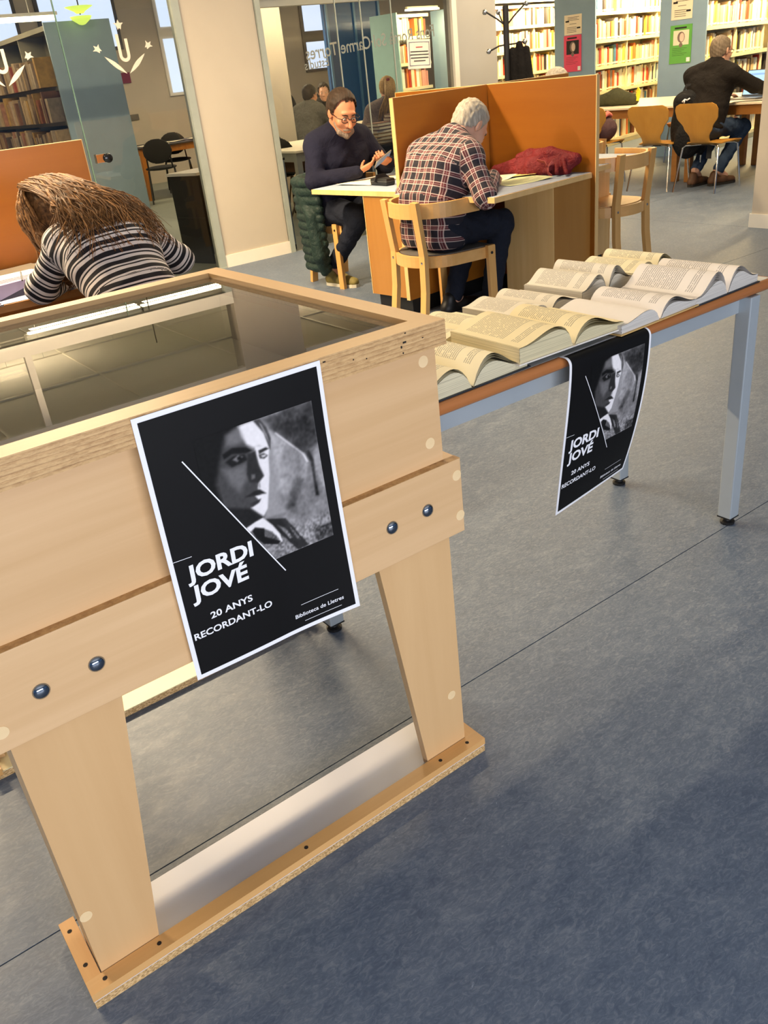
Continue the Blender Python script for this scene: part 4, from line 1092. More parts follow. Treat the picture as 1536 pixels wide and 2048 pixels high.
long_table('pale topped table where the man types on his laptop', 8.03, 9.35, 4.45, 5.755)
# ------------------------------------------------------------------ figures: smooth union of tapered limbs, meshed as one surface
class SDF:
    def __init__(s): s.p = []
    def cap(s, a, b, ra, rb=None, k=0.02, flat=None):
        s.p.append(('c', np.array(a, float), np.array(b, float), ra, ra if rb is None else rb, k, flat)); return s
    def chain(s, pts, rs, k=0.02):
        for i in range(len(pts)-1): s.cap(pts[i], pts[i+1], rs[i], rs[i+1], k)
        return s
    def ell(s, c, r, R=None, k=0.02, sub=False):
        s.p.append(('e', np.array(c, float), np.array(r, float), np.eye(3) if R is None else np.array(R), k, sub)); return s
    def cut(s, pt, n, k=0.004):
        n = np.array(n, float); s.p.append(('h', np.array(pt, float), n/np.linalg.norm(n), k)); return s
    def bounds(s):
        lo = np.full(3, 1e9); hi = -lo
        for q in s.p:
            if q[0] == 'c':
                r = max(q[3], q[4]); lo = np.minimum(lo, np.minimum(q[1], q[2])-r); hi = np.maximum(hi, np.maximum(q[1], q[2])+r)
            elif q[0] == 'e' and not q[5]:
                r = q[2].max(); lo = np.minimum(lo, q[1]-r); hi = np.maximum(hi, q[1]+r)
        return lo, hi
    def mesh(s, h):
        lo, hi = s.bounds(); lo = lo-3*h; hi = hi+3*h
        n = np.ceil((hi-lo)/h).astype(int)+1
        D = np.full(n, 0.12, np.float32)
        ax = [lo[i]+h*np.arange(n[i]) for i in range(3)]
        for q in s.p:
            if q[0] == 'c': bl, bh = np.minimum(q[1], q[2])-max(q[3], q[4]), np.maximum(q[1], q[2])+max(q[3], q[4]); k = q[5]
            elif q[0] == 'e': bl, bh = q[1]-q[2].max(), q[1]+q[2].max(); k = q[4]
            else: bl, bh = lo, hi; k = q[3]
            m = 0.03 + k
            i0 = np.clip(np.floor((bl-m-lo)/h).astype(int), 0, n); i1 = np.clip(np.ceil((bh+m-lo)/h).astype(int)+1, 0, n)
            if (i1 <= i0).any(): continue
            sl = tuple(slice(i0[j], i1[j]) for j in range(3))
            X = ax[0][sl[0]][:, None, None]; Y = ax[1][sl[1]][None, :, None]; Z = ax[2][sl[2]][None, None, :]
            if q[0] == 'c':
                a, b = q[1], q[2]; d = b-a; L = d@d+1e-12
                t = np.clip(((X-a[0])*d[0]+(Y-a[1])*d[1]+(Z-a[2])*d[2])/L, 0, 1)
                v = np.sqrt((X-a[0]-t*d[0])**2+(Y-a[1]-t*d[1])**2+(Z-a[2]-t*d[2])**2) - (q[3]+(q[4]-q[3])*t)
            elif q[0] == 'e':
                R = q[3]; c = q[1]; r = q[2]
                dx, dy, dz = X-c[0], Y-c[1], Z-c[2]
                p = [R[0, i]*dx+R[1, i]*dy+R[2, i]*dz for i in range(3)]
                k0 = np.sqrt(sum((p[i]/r[i])**2 for i in range(3)))+1e-9; k1 = np.sqrt(sum((p[i]/r[i]**2)**2 for i in range(3)))+1e-9
                v = k0*(k0-1)/k1
            else: v = (X-q[1][0])*q[2][0]+(Y-q[1][1])*q[2][1]+(Z-q[1][2])*q[2][2]
            o = D[sl]
            if q[0] == 'h' or (q[0] == 'e' and q[5]):
                w = v if q[0] == 'h' else -v
                hh = np.clip(0.5-0.5*(o-w)/k, 0, 1) if k > 0 else (o < w).astype(float)
                D[sl] = o*(1-hh)+w*hh + k*hh*(1-hh)
            else:
                hh = np.clip(0.5+0.5*(o-v)/k, 0, 1)
                D[sl] = o*(1-hh)+v*hh - k*hh*(1-hh)
        return surface_nets(D, lo, h)
def surface_nets(D, lo, h):
    nx, ny, nz = D.shape; S = D < 0
    c = np.zeros((nx-1, ny-1, nz-1), np.int8)
    for dx in (0, 1):
        for dy in (0, 1):
            for dz in (0, 1): c += S[dx:nx-1+dx, dy:ny-1+dy, dz:nz-1+dz]
    act = (c > 0) & (c < 8); I = np.argwhere(act)
    idx = -np.ones(act.shape, np.int64); idx[act] = np.arange(len(I))
    acc = np.zeros((len(I), 3)); cnt = np.zeros(len(I))
    cor = [(0,0,0),(1,0,0),(0,1,0),(1,1,0),(0,0,1),(1,0,1),(0,1,1),(1,1,1)]
    ed = [(0,1),(2,3),(4,5),(6,7),(0,2),(1,3),(4,6),(5,7),(0,4),(1,5),(2,6),(3,7)]
    val = [D[I[:, 0]+a, I[:, 1]+b, I[:, 2]+g] for a, b, g in cor]
    for i, j in ed:
        m = (val[i] < 0) != (val[j] < 0)
        t = np.where(m, val[i]/(np.where(val[i]-val[j] == 0, 1, val[i]-val[j])), 0)
        ci, cj = np.array(cor[i]), np.array(cor[j])
        acc += np.where(m[:, None], ci+(cj-ci)*t[:, None], 0); cnt += m
    V = lo + h*(I + acc/cnt[:, None])
    F = []
    for a in range(3):
        b, g = (a+1) % 3, (a+2) % 3
        sl0 = [slice(None)]*3; sl1 = [slice(None)]*3
        sl0[a] = slice(0, D.shape[a]-1); sl1[a] = slice(1, D.shape[a])
        s0, s1 = S[tuple(sl0)], S[tuple(sl1)]
        E = np.argwhere(s0 != s1)
        E = E[(E[:, b] > 0) & (E[:, g] > 0) & (E[:, b] < D.shape[b]-1) & (E[:, g] < D.shape[g]-1)]
        fl_ = s0[E[:, 0], E[:, 1], E[:, 2]]
        def at(db, dg):
            q = E.copy(); q[:, b] += db; q[:, g] += dg
            return idx[q[:, 0], q[:, 1], q[:, 2]]
        Q = np.stack([at(-1, -1), at(0, -1), at(0, 0), at(-1, 0)], 1)
        Q[~fl_] = Q[~fl_][:, ::-1]; F.append(Q)
    F = np.concatenate(F); F = F[(F >= 0).all(1)]
    return V, F
def relax(V, F, it=2):
    e = np.concatenate([F[:, [0, 1]], F[:, [1, 2]], F[:, [2, 3]], F[:, [3, 0]]]); e = np.concatenate([e, e[:, ::-1]])
    cn = np.bincount(e[:, 0], minlength=len(V)).astype(float); cn[cn == 0] = 1
    for _ in range(it):
        for lam in (0.5, -0.52):
            m = np.stack([np.bincount(e[:, 0], V[e[:, 1], i], len(V)) for i in range(3)], 1)/cn[:, None]
            V = V + lam*(m-V)
    return V
def np_mesh(name, V, F, mats, mi=None, attr=None):
    me = bpy.data.meshes.new(name)
    me.vertices.add(len(V)); me.vertices.foreach_set('co', np.asarray(V, np.float32).ravel())
    me.loops.add(F.size); me.loops.foreach_set('vertex_index', F.astype(np.int32).ravel())
    me.polygons.add(len(F)); me.polygons.foreach_set('loop_start', np.arange(0, F.size, F.shape[1], dtype=np.int32))
    for m in (mats if isinstance(mats, (list, tuple)) else [mats]): me.materials.append(m)
    if mi is not None: me.polygons.foreach_set('material_index', mi.astype(np.int32))
    me.polygons.foreach_set('use_smooth', np.ones(len(F), bool))
    if attr is not None:
        a = me.attributes.new('pat', 'FLOAT_VECTOR', 'POINT'); a.data.foreach_set('vector', np.asarray(attr, np.float32).ravel())
    me.update(calc_edges=True); me.validate()
    return me
def sdf_obj(name, sdf, h, mats, parent, it=2, attr=None, mi=None, disp=None):
    V, F = sdf.mesh(h); V = relax(V, F, it)
    if disp is not None: V = disp(V, F)
    at = attr(V) if attr else None
    m = mi(V, F) if mi else None
    return link(name, np_mesh(name, V, F, mats, m, at), parent)
def bone_coords(bones):
    """cloth coordinates from the nearest bone: (around, along, which)"""
    def fn(V):
        best = np.full(len(V), 1e9); out = np.zeros((len(V), 3))
        for i, (a, b, r, s0, ref, mode) in enumerate(bones):
            a, b = np.array(a, float), np.array(b, float); d = b-a; L = np.linalg.norm(d); d = d/L
            q = V-a; tt = q@d; tc = np.clip(tt, 0, L)
            rad = q-np.outer(tc, d); dist = np.linalg.norm(rad, axis=1)/r
            e1 = np.array(ref, float); e1 = e1-(e1@d)*d; e1 /= np.linalg.norm(e1); e2 = np.cross(d, e1)
            u = q@e1 if mode == 'flat' else np.arctan2(q@e2, q@e1)*r
            m = dist < best; best[m] = dist[m]
            out[m] = np.stack([u, s0+tt, np.full(len(V), float(i))], 1)[m]
        return out
    return fn
def rot(yaw=0, pitch=0, roll=0):
    """head frame: x right, y forward, z up; pitch > 0 looks down"""
    return np.array(Matrix.Rotation(yaw, 3, 'Z') @ Matrix.Rotation(-pitch, 3, 'X') @ Matrix.Rotation(roll, 3, 'Y'))
def head_sdf(s, C, R, sc=1.0, nose=1.0, jaw=1.0):
    """C: centre of the skull at eye height; all in head coordinates (x right, y forward, z up)"""
    C = np.array(C, float)
    def P(x, y, z): return C + sc*(R @ np.array((x, y, z)))
    def E(c, r, k=0.015, sub=False): s.ell(P(*c), np.array(r)*sc, R, k, sub)
    E((0, -0.018, 0.035), (0.074, 0.094, 0.086), 0.02)           # cranium
    E((0, 0.028, -0.02), (0.062, 0.066, 0.085), 0.03)            # face
    E((0, 0.040, -0.078), (0.046*jaw, 0.046, 0.040), 0.025)      # jaw
    E((0, 0.072, -0.098), (0.020, 0.016, 0.016), 0.015)          # chin
    E((0, -0.02, -0.05), (0.058, 0.06, 0.06), 0.03)              # nape and jaw hinge
    E((0, 0.078, 0.030), (0.048, 0.014, 0.012), 0.012)           # brow ridge
    for sg in (-1, 1):
        E((sg*0.030, 0.093, 0.004), (0.018, 0.013, 0.012), 0.008, True)   # eye sockets
        E((sg*0.030, 0.076, 0.003), (0.0125, 0.0125, 0.0125), 0.002)      # eyeballs under lids
        E((sg*0.042, 0.062, -0.030), (0.022, 0.02, 0.02), 0.02)           # cheekbones
        # ears
        E((sg*0.076, -0.008, -0.006), (0.008, 0.018, 0.031), 0.006); E((sg*0.082, -0.002, -0.004), (0.007, 0.010, 0.020), 0.003, True)
        s.ell(P(sg*0.081, -0.012, 0.0), np.array((0.006, 0.017, 0.028))*sc, R @ rot(sg*0.35), 0.004)
    s.cap(P(0, 0.086, 0.012), P(0, 0.108*nose, -0.034), 0.0085*sc, 0.0125*sc, 0.012)   # nose
    for sg in (-1, 1): E((sg*0.012, 0.096, -0.038), (0.009, 0.009, 0.008), 0.006)
    E((0, 0.084, -0.064), (0.024, 0.012, 0.006), 0.006); E((0, 0.083, -0.074), (0.020, 0.012, 0.006), 0.006)
    E((0, 0.099, -0.069), (0.024, 0.008, 0.0022), 0.004, True)
    return P
def hand_sdf(s, wrist, fwd, palm_n, curls, spread=0.05, thumb=(0.5, 0.4), side=1, sc=1.0, r=1.0):
    """palm and five fingers. fwd: along the hand; palm_n: out of the palm; side: +1 thumb towards fwd x palm_n, -1 the other way"""
    W_ = np.array(wrist, float); f = np.array(fwd, float); f /= np.linalg.norm(f)
    n = np.array(palm_n, float); n = n-(n@f)*f; n /= np.linalg.norm(n); a = np.cross(f, n)*side
    def P(x, y, z): return W_ + sc*(a*x + f*y + n*z)
    for x in (-0.026, -0.009, 0.009, 0.024): s.cap(P(x*0.6, 0.005, 0), P(x, 0.082, 0), 0.014*sc, 0.012*sc, 0.012)
    s.cap(P(0.012, 0.02, 0.004), P(0.026, 0.045, 0.008), 0.016*sc, 0.013*sc, 0.012)
    for i, (x, L) in enumerate(((0.027, 0.070), (0.009, 0.079), (-0.009, 0.073), (-0.026, 0.058))):
        c = curls[i] if hasattr(curls, '__len__') else curls
        p = P(x, 0.085, 0); ang = 0.0; sp = spread*(1.5-i)
        for j, (fr, rr) in enumerate(((0.45, 0.0090), (0.32, 0.0082), (0.23, 0.0074))):
            ang += c*(0.75, 1.0, 0.7)[j]
            d = (f*math.cos(ang) + n*math.sin(ang)); d = d + a*sp; d /= np.linalg.norm(d)
            q = p + d*L*fr*sc
            s.cap(p, q, rr*sc*r, (rr-0.0006)*sc*r, 0.003); p = q
    p = P(0.026, 0.030, 0.006); t1, t2 = thumb
    d = a*math.cos(t1)*0.9 + f*math.sin(t1) + n*t2; d /= np.linalg.norm(d); q = p + d*0.036*sc; s.cap(p, q, 0.0125*sc, 0.0105*sc, 0.008)
    d2 = d*0.7 + f*0.6 + n*t2*0.6; d2 /= np.linalg.norm(d2); q2 = q + d2*0.030*sc; s.cap(q, q2, 0.0102*sc, 0.0088*sc, 0.003)
    d3 = d2*0.8+f*0.5; d3 /= np.linalg.norm(d3); s.cap(q2, q2+d3*0.022*sc, 0.0088*sc, 0.0072*sc, 0.003)
    return P
def lerp(a, b, t): return np.array(a, float)*(1-t)+np.array(b, float)*t
def torso(s, hip, waist, chest, neck, shL, shR, g=0.0, hipw=0.085, belly=0.115, chestr=0.118, k=0.05, wd=1.0):
    """two side chains make the oval section; side vector from the shoulders"""
    q = 0.4+0.6*wd
    hip, waist, chest, neck, shL, shR = [np.array(x, float) for x in (hip, waist, chest, neck, shL, shR)]
    sd = shR-shL; sd /= np.linalg.norm(sd)
    for sg in (-1, 1):
        s.chain([hip+sd*sg*hipw*wd, waist+sd*sg*0.062*wd, chest+sd*sg*0.085*wd], [0.115*q+g, belly*q+g, chestr*q+g], k)
        sh = shR if sg > 0 else shL
        s.chain([chest+sd*sg*0.085*wd, lerp(chest+sd*sg*0.09*wd, sh, 0.72)], [chestr*q+g, 0.072*q+g], k)
        s.chain([neck, lerp(neck, sh, 0.55), sh], [0.058*q+g, 0.056*q+g, 0.058*q+g], k)
    s.cap(chest, neck, 0.10+g, 0.055+g, k)
SKIN = {}
def skin(name, rgb, rough=0.5):
    if name in MATS: return MATS[name]
    t = NT(name); c = _lin(rgb); v = t.coord()
    f = t.noise(v, 14, 3); f2 = t.noise(v, 70, 3)
    t.col(t.mix(t.math('MULTIPLY', f2, 0.35), t.ramp(f, [(0.3, tuple(x*0.86 for x in c)), (0.7, c)]), tuple((x*0.8 if i else x*0.95) for i, x in enumerate(c))))
    t.rough(rough); t.bsdf.inputs['Subsurface Weight'].default_value = 0.0
    MATS[name] = t.m; return t.m
def hair_mat(name, lo, hi, along=(60, 60, 6)):
    t = NT(name); f = t.noise(t.coord(scale=along), 1.6, 4, 0.7)
    t.col(t.ramp(f, [(0.3, _lin(lo)), (0.7, _lin(hi))])); t.rough(0.6); t.bsdf.inputs['Specular IOR Level'].default_value = 0.22; t.bump(f, 0.3, 0.004); MATS[name] = t.m; return t.m
def eyes(parent, P, R, sc=1.0, lid=None):
    b = MB()
    b2 = MB()
    for sg in (-1, 1):
        b.ball(tuple(P(sg*0.030, 0.0805, 0.0015)), 0.0095*sc, 0, seg=10, ring=6); b2.ball(tuple(P(sg*0.030, 0.0880, -0.0005)), 0.0042*sc, 0, seg=8, ring=5)
    b.build('eye', plain('eye_white', (206, 196, 186), 0.3), parent, smooth='all'); b2.build('iris', plain('iris_dark', (40, 28, 20), 0.2), parent, smooth='all')
def glasses(parent, P, R, mat, sc=1.0):
    b = MB()
    for sg in (-1, 1):
        ring = [P(sg*0.031+0.023*math.cos(a), 0.1005-0.004*abs(math.cos(a)), 0.000+0.0155*math.copysign(abs(math.sin(a))**0.7, math.sin(a))) for a in np.linspace(0, 2*PI, 22)]
        b.tube(ring, 0.0024*sc, 6, cap=False)
        b.tube([P(sg*0.054, 0.097, 0.006), P(sg*0.074, 0.082, 0.008), P(sg*0.080, 0.03, 0.008), P(sg*0.080, -0.012, 0.006), P(sg*0.078, -0.03, -0.012)], 0.0022*sc, 6)
    b.tube([P(-0.009, 0.1005, 0.004), P(0, 0.104, 0.006), P(0.009, 0.1005, 0.004)], 0.0022*sc, 6)
    return b.build('glasses', mat, parent, smooth='all')
def brows(parent, P, mat, sc=1.0):
    b = MB()
    for sg in (-1, 1): b.tube([P(sg*0.014, 0.092, 0.021), P(sg*0.030, 0.090, 0.026), P(sg*0.046, 0.078, 0.021)], [0.003*sc, 0.004*sc, 0.002*sc], 6)
    return b.build('eyebrow', mat, parent, smooth='all')
def shell_hair(parent, name, C, R, mat, sc=1.0, grow=0.010, front=0.055, low=-0.02, side_low=-0.05, h=0.006, bald=None, seed=1, part=0.0, back_low=-0.085):
    """short hair: a grown skull cut by the hairline, roughened into locks"""
    s = SDF(); C = np.array(C, float)
    def P(x, y, z): return C + sc*(R @ np.array((x, y, z)))
    s.ell(P(0, -0.020, 0.036), (np.array((0.076, 0.095, 0.087))+grow)*sc, R, 0.01)
    s.ell(P(0, -0.035, -0.02), (np.array((0.066, 0.068, 0.075))+grow*0.7)*sc, R, 0.03)
    V, F = s.mesh(h); V = relax(V, F, 1)
    L = (V-C)@R/sc
    x, y, z = L[:, 0], L[:, 1], L[:, 2]
    # hairline height as a function of how far forward the point is
    yy = np.clip((y+0.06)/0.14, 0, 1)
    line = back_low + (side_low-back_low)*np.clip((y+0.08)/0.06, 0, 1) + (front-side_low)*np.clip((y-0.015)/0.035, 0, 1)**0.8
    line = line + np.where(np.abs(x) > 0.055, -0.004, 0.0)
    if bald is not None: line = np.where((np.hypot(x/bald[0], (y-bald[2])/bald[1]) < 1) & (z > 0.05), 9, line)
    r3 = np.random.default_rng(seed)
    n1 = np.sin(x*310+np.sin(y*90)*2+r3.random()*6)*np.cos(z*60+y*50); n2 = np.sin(x*140+z*190+3)
    keep = z > line + 0.006*n2
    c = V - C; nrm = c/np.linalg.norm(c, axis=1)[:, None]
    V = V + nrm*(n1*0.0016+n2*0.0012)[:, None]*sc
    # fade the edge down onto the skin
    V = V - nrm*(np.clip(1-(z-line)/0.016, 0, 1)*grow*0.9)[:, None]*sc
    kf = keep[F].all(1); F2 = F[kf]
    used = np.unique(F2); mp = -np.ones(len(V), int); mp[used] = np.arange(len(used))
    return link(name, np_mesh(name, V[used], mp[F2], mat), parent)
def shoe(parent, toe, heel, up, mat, sole, w=0.046, name='shoe', ank=None):
    toe, heel, up = np.array(toe, float), np.array(heel, float), np.array(up, float)
    s = SDF(); d = toe-heel
    s.cap(heel+up*0.045, heel+d*0.45+up*0.05, 0.040, 0.043, 0.02); s.cap(heel+d*0.45+up*0.045, toe-d*0.12+up*0.034, 0.044, 0.034, 0.02)
    s.cap(heel+up*0.05+d*0.06, heel+up*0.10+d*0.10, 0.042, 0.040, 0.02)
    s.cut(heel+up*0.018, -up)
    o = sdf_obj(name, s, 0.007, mat, parent)
    b = MB(); sd = np.cross(d/np.linalg.norm(d), up)
    out = []
    for t_, ww in ((-0.12, 0.022), (-0.06, 0.034), (0.1, 0.038), (0.4, 0.042), (0.7, 0.045), (0.9, 0.036), (1.0, 0.018)): out.append((t_, ww))
    P = [heel+d*t_+sd*ww for t_, ww in out] + [heel+d*t_-sd*ww for t_, ww in out[::-1]]
    n = len(P); b.add([tuple(p) for p in P]+[tuple(p+up*0.022) for p in P], [tuple(range(n))[::-1], tuple(range(n, 2*n))]+[(i, (i+1) % n, n+(i+1) % n, n+i) for i in range(n)])
    b.build('sole', sole, o)
    return o
# ------------------------------------------------------------------ cloth with patterns carried by the figures
def pat_nodes(t):
    a = t.n('ShaderNodeAttribute'); a.attribute_name = 'pat'
    sp = t.n('ShaderNodeSeparateXYZ'); t.link(a.outputs['Vector'], sp.inputs[0]); return sp.outputs[0], sp.outputs[1]
def band(t, x, per, a, b, off=0.0):
    f = t.math('FRACT', t.math('DIVIDE', t.math('ADD', x, off+40*per), per))
    return t.math('MULTIPLY', t.math('GREATER_THAN', f, a), t.math('LESS_THAN', f, b))
def plaid():
    t = NT('plaid_cloth'); u, v = pat_nodes(t); per = 0.062
    nv, red, wh = _lin((26, 23, 36)), _lin((112, 24, 36)), _lin((226, 208, 200))
    rs = t.math('ADD', band(t, u, per, 0.62, 1.0), band(t, v, per, 0.62, 1.0))
    c = t.mix(t.math('MULTIPLY', rs, 0.42), nv, red)
    for x in (u, v):
        w = t.math('ADD', t.math('MULTIPLY', band(t, x, per, 0.58, 0.66), 0.9), t.math('ADD', band(t, x, per, 0.93, 1.0), t.math('MULTIPLY', band(t, x, per, 0.77, 0.81), 0.5)))
        c = t.mix(t.math('MULTIPLY', w, 0.55), c, wh)
    t.col(c); t.rough(0.85); t.bump(t.noise(t.coord(), 9, 3), 0.5, 0.03); return t.m
def stripes():
    t = NT('striped_cloth'); u, v = pat_nodes(t); per = 0.043
    x = t.math('ADD', v, t.math('MULTIPLY', t.noise(t.coord(), 6, 2), 0.012))
    k = t.math('ADD', band(t, x, per, 0.0, 0.40), band(t, x, per, 0.70, 0.84))
    k = t.math('MINIMUM', k, 1.0)
    t.col(t.mix(k, _lin((226, 216, 210)), _lin((22, 18, 24)))); t.rough(0.85); t.bump(t.noise(t.coord(), 10, 3), 0.4, 0.03); return t.m
def cloth(name, rgb, bump=0.4, scale=9, rough=0.9, var=0.15):
    t = NT(name); c = _lin(rgb); f = t.noise(t.coord(), scale, 4, 0.6, 0.5)
    t.col(t.ramp(f, [(0.3, tuple(x*(1-var) for x in c)), (0.7, tuple(min(1, x*(1+var)) for x in c))])); t.rough(rough)
    t.bsdf.inputs['Specular IOR Level'].default_value = 0.2
    t.bump(f, bump, 0.04); MATS[name] = t.m; return t.m
M_plaid, M_strip = plaid(), stripes()
M_navy = cloth('navy_knit', (26, 27, 44)); M_jeans = cloth('dark_denim', (30, 34, 46), 0.5); M_jeans2 = cloth('blue_denim', (52, 68, 92), 0.5)
M_dk = cloth('dark_trousers', (24, 24, 30)); M_blk = cloth('black_jacket', (28, 24, 22), 0.6)
M_skinA = skin('skin_warm', (196, 134, 98)); M_skinB = skin('skin_pale', (214, 166, 140)); M_skinC = skin('skin_tan', (198, 140, 104))
M_sole = plain('sole_dark', (40, 36, 32), 0.8); M_solew = plain('sole_pale', (206, 200, 180), 0.8)
M_shoeb = plain('shoe_black', (20, 18, 18), 0.5); M_shoebr = plain('shoe_brown', (92, 62, 40), 0.6, var=0.2); M_shoeo = plain('shoe_olive', (124, 112, 58), 0.7, var=0.25, scale=30)
H_brown = hair_mat('hair_brown', (34, 25, 18), (62, 46, 34)); H_grey = hair_mat('hair_grey', (136, 126, 112), (186, 178, 164)); H_greyd = hair_mat('hair_greydark', (92, 80, 66), (138, 122, 104))
H_long = hair_mat('hair_long', (56, 36, 20), (142, 98, 56), (38, 38, 38)); H_black = hair_mat('hair_black', (26, 22, 20), (48, 40, 34)); H_blond = hair_mat('hair_blond', (120, 92, 52), (176, 146, 92))
H_beard = hair_mat('hair_beard', (96, 80, 68), (158, 142, 126), (120, 120, 120))
SLEEVE = 0.72
def figure(name, label, loc, rz, J, skin_m, top_m, leg_m, shoe_m=None, h=0.0065, hc=0.008, head=None, hands=True, g=0.013, sleeve_to=0.97, top_low=None, group=None, belly=0.115, sc_hand=1.0, patk='flat', legs=True, collar=True, wd=1.0, shirt_tail=0.0, handcfg=None, sole=None):
    """J: joints in local coordinates (x right, y forward, z up)"""
    t = thing(name, label, 'person', loc, rz, group)
    J = {k: np.array(v, float) for k, v in J.items()}
    s = SDF()
    torso(s, J['hip'], J['waist'], J['chest'], J['neck'], J['shL'], J['shR'], 0.0, belly=belly, wd=wd)
    for S in 'LR':
        s.chain([J['sh'+S], J['el'+S]], [0.052*(0.3+0.7*wd), 0.042*(0.3+0.7*wd)], 0.03); s.chain([J['el'+S], J['wr'+S]], [0.042, 0.027], 0.02)
        if legs:
            hp = J['hip'] + (J['shR']-J['shL'])/np.linalg.norm(J['shR']-J['shL'])*(0.09 if S == 'R' else -0.09)
            s.chain([hp, J['kn'+S], J['an'+S]], [0.086, 0.060, 0.040], 0.03)
            s.cap(J['an'+S], J['an'+S]+0.5*(J['toe'+S]-J['an'+S]), 0.036, 0.028)
    C, R, sc = head['C'], rot(*head['rot']), head.get('sc', 1.0)
    C = np.array(C, float)
    s.cap(J['neck']+np.array((0, 0, -0.02)), C+sc*(R@np.array((0, -0.035, -0.055))), 0.060, 0.054, 0.03)
    P = head_sdf(s, C, R, sc, head.get('nose', 1.0), head.get('jaw', 1.0))
    if hands:
        for S, sg in (('L', -1), ('R', 1)):
            hc_ = (handcfg or {}).get(S)
            if hc_: hand_sdf(s, J['wr'+S], hc_['f'], hc_['n'], hc_['c'], hc_.get('sp', 0.05), hc_.get('th', (0.5, 0.4)), hc_.get('side', sg), sc_hand)
    body = sdf_obj('body', s, h, skin_m, t)
    # upper garment
    w = SDF()
    tail = J['hip']+np.array((0, -0.01, -shirt_tail)) if shirt_tail else J['hip']
    torso(w, tail, J['waist'], J['chest'], J['neck'], J['shL'], J['shR'], g, belly=belly, wd=wd)
    for S in 'LR':
        e = lerp(J['el'+S], J['wr'+S], sleeve_to)
        w.chain([J['sh'+S], J['el'+S]], [0.055*(0.3+0.7*wd)+g, 0.046*(0.3+0.7*wd)+g], 0.035); w.chain([J['el'+S], e], [0.046+g, 0.030+g*0.8], 0.02)
        d = J['wr'+S]-J['el'+S]; d /= np.linalg.norm(d)
    nd = C+sc*(R@np.array((0, -0.03, -0.06)))-J['neck']; nd /= np.linalg.norm(nd)
    if collar: w.cap(J['neck']-nd*0.02, J['neck']+nd*collar if not isinstance(collar, bool) else J['neck']+nd*0.035, 0.062+g*0.6, 0.056+g*0.4, 0.02)
    lo = J['hip'][2]-0.02 if top_low is None else top_low
    w.cut((0, 0, lo), (0, 0, -1), 0.004)
    sd = J['shR']-J['shL']
    bones = [(tail, J['waist'], 0.17, 0.0, sd, patk), (J['waist'], J['chest'], 0.17, np.linalg.norm(J['waist']-tail), sd, patk),
             (J['chest'], J['neck'], 0.17, np.linalg.norm(J['waist']-tail)+np.linalg.norm(J['chest']-J['waist']), sd, patk)]
    for S in 'LR':
        L1 = np.linalg.norm(J['el'+S]-J['sh'+S])
        bones += [(J['sh'+S], J['el'+S], 0.065, 0.0, (0, 0, 1), 'ang'), (J['el'+S], J['wr'+S], 0.055, L1, (0, 0, 1), 'ang')]
    def wr(V, F):
        # soft folds
        x, y, z = V.T
        n = np.sin(x*34+np.sin(z*21)*2.1)*np.sin(z*46+y*25+np.sin(x*17)*1.6)
        c = V-V.mean(0)
        cc = np.stack([x-J['chest'][0], y-J['chest'][1], z*0], 1); cc /= np.linalg.norm(cc, axis=1)[:, None]+1e-9
        return V + cc*(n*0.0035)[:, None]
    sdf_obj('sweater' if top_m is not M_plaid else 'shirt', w, hc, top_m, t, attr=bone_coords(bones), disp=wr)
    if legs:
        q = SDF(); sdn = sd/np.linalg.norm(sd)
        for S in 'LR':
            hp = J['hip'] + sdn*(0.09 if S == 'R' else -0.09)
            q.chain([hp, J['kn'+S]], [0.098, 0.072], 0.035); q.chain([J['kn'+S], lerp(J['kn'+S], J['an'+S], 0.95)], [0.070, 0.055], 0.02)
            q.cap(hp, lerp(J['hip'], J['waist'], 0.35)+sdn*(0.08 if S == 'R' else -0.08), 0.125, 0.118, 0.05)
        sdf_obj('trousers', q, hc, leg_m, t, disp=lambda V, F: V+0.003*np.stack([np.sin(V[:, 2]*70+V[:, 1]*40), np.zeros(len(V)), np.sin(V[:, 1]*60+V[:, 0]*50)], 1))
        if shoe_m:
            for S in 'LR':
                toe, an = J['toe'+S], J['an'+S]
                up = J.get('up'+S, np.array((0, 0, 1.0))); up = up/np.linalg.norm(up)
                d = toe-an; d = d-(d@up)*up; d /= np.linalg.norm(d)
                heel = an - up*(0.085) - d*0.06 if ('up'+S) in J else np.array((an[0], an[1], 0.0)) - d*0.06
                shoe(t, heel+d*0.27, heel, up, shoe_m, sole or M_sole)
    return t, P, C, R, sc
# --- man with the phone
O = C3(-0.355, 1.12)
J = dict(hip=(0, -0.02, 0.53), waist=(0, 0.02, 0.69), chest=(0, 0.07, 0.86), neck=(0.025, 0.12, 1.02), shL=(-0.20, 0.085, 0.965), shR=(0.20, 0.08, 0.965),
         elR=(0.285, 0.13, 0.745), wrR=(0.075, 0.345, 0.775), elL=(-0.30, 0.20, 0.765), wrL=(-0.185, 0.375, 0.80),
         knR=(0.13, 0.38, 0.50), anR=(0.10, 0.00, 0.15), toeR=(0.09, 0.10, 0.03), knL=(-0.14, 0.40, 0.50), anL=(-0.12, 0.30, 0.10), toeL=(-0.13, 0.45, 0.03))
t1, P, C, R, sc = figure('person', 'bearded man in dark navy sweater and glasses looking down at his phone', O, PI+CTH, J, M_skinA, M_navy, M_jeans, M_shoeo,
    head=dict(C=(0.038, 0.205, 1.132), rot=(R_(-13), R_(24), R_(-3)), sc=1.09, nose=1.06), belly=0.128, collar=0.075, sole=M_solew,
    handcfg=dict(R=dict(f=(-0.85, 0.30, 0.28), n=(-0.1, -0.45, 0.85), c=0.35, th=(0.9, 0.9), side=-1, sp=0.03), L=dict(f=(0.80, 0.28, 0.25), n=(0.1, -0.55, 0.8), c=0.75, th=(0.9, 0.7), side=1, sp=0.02)))
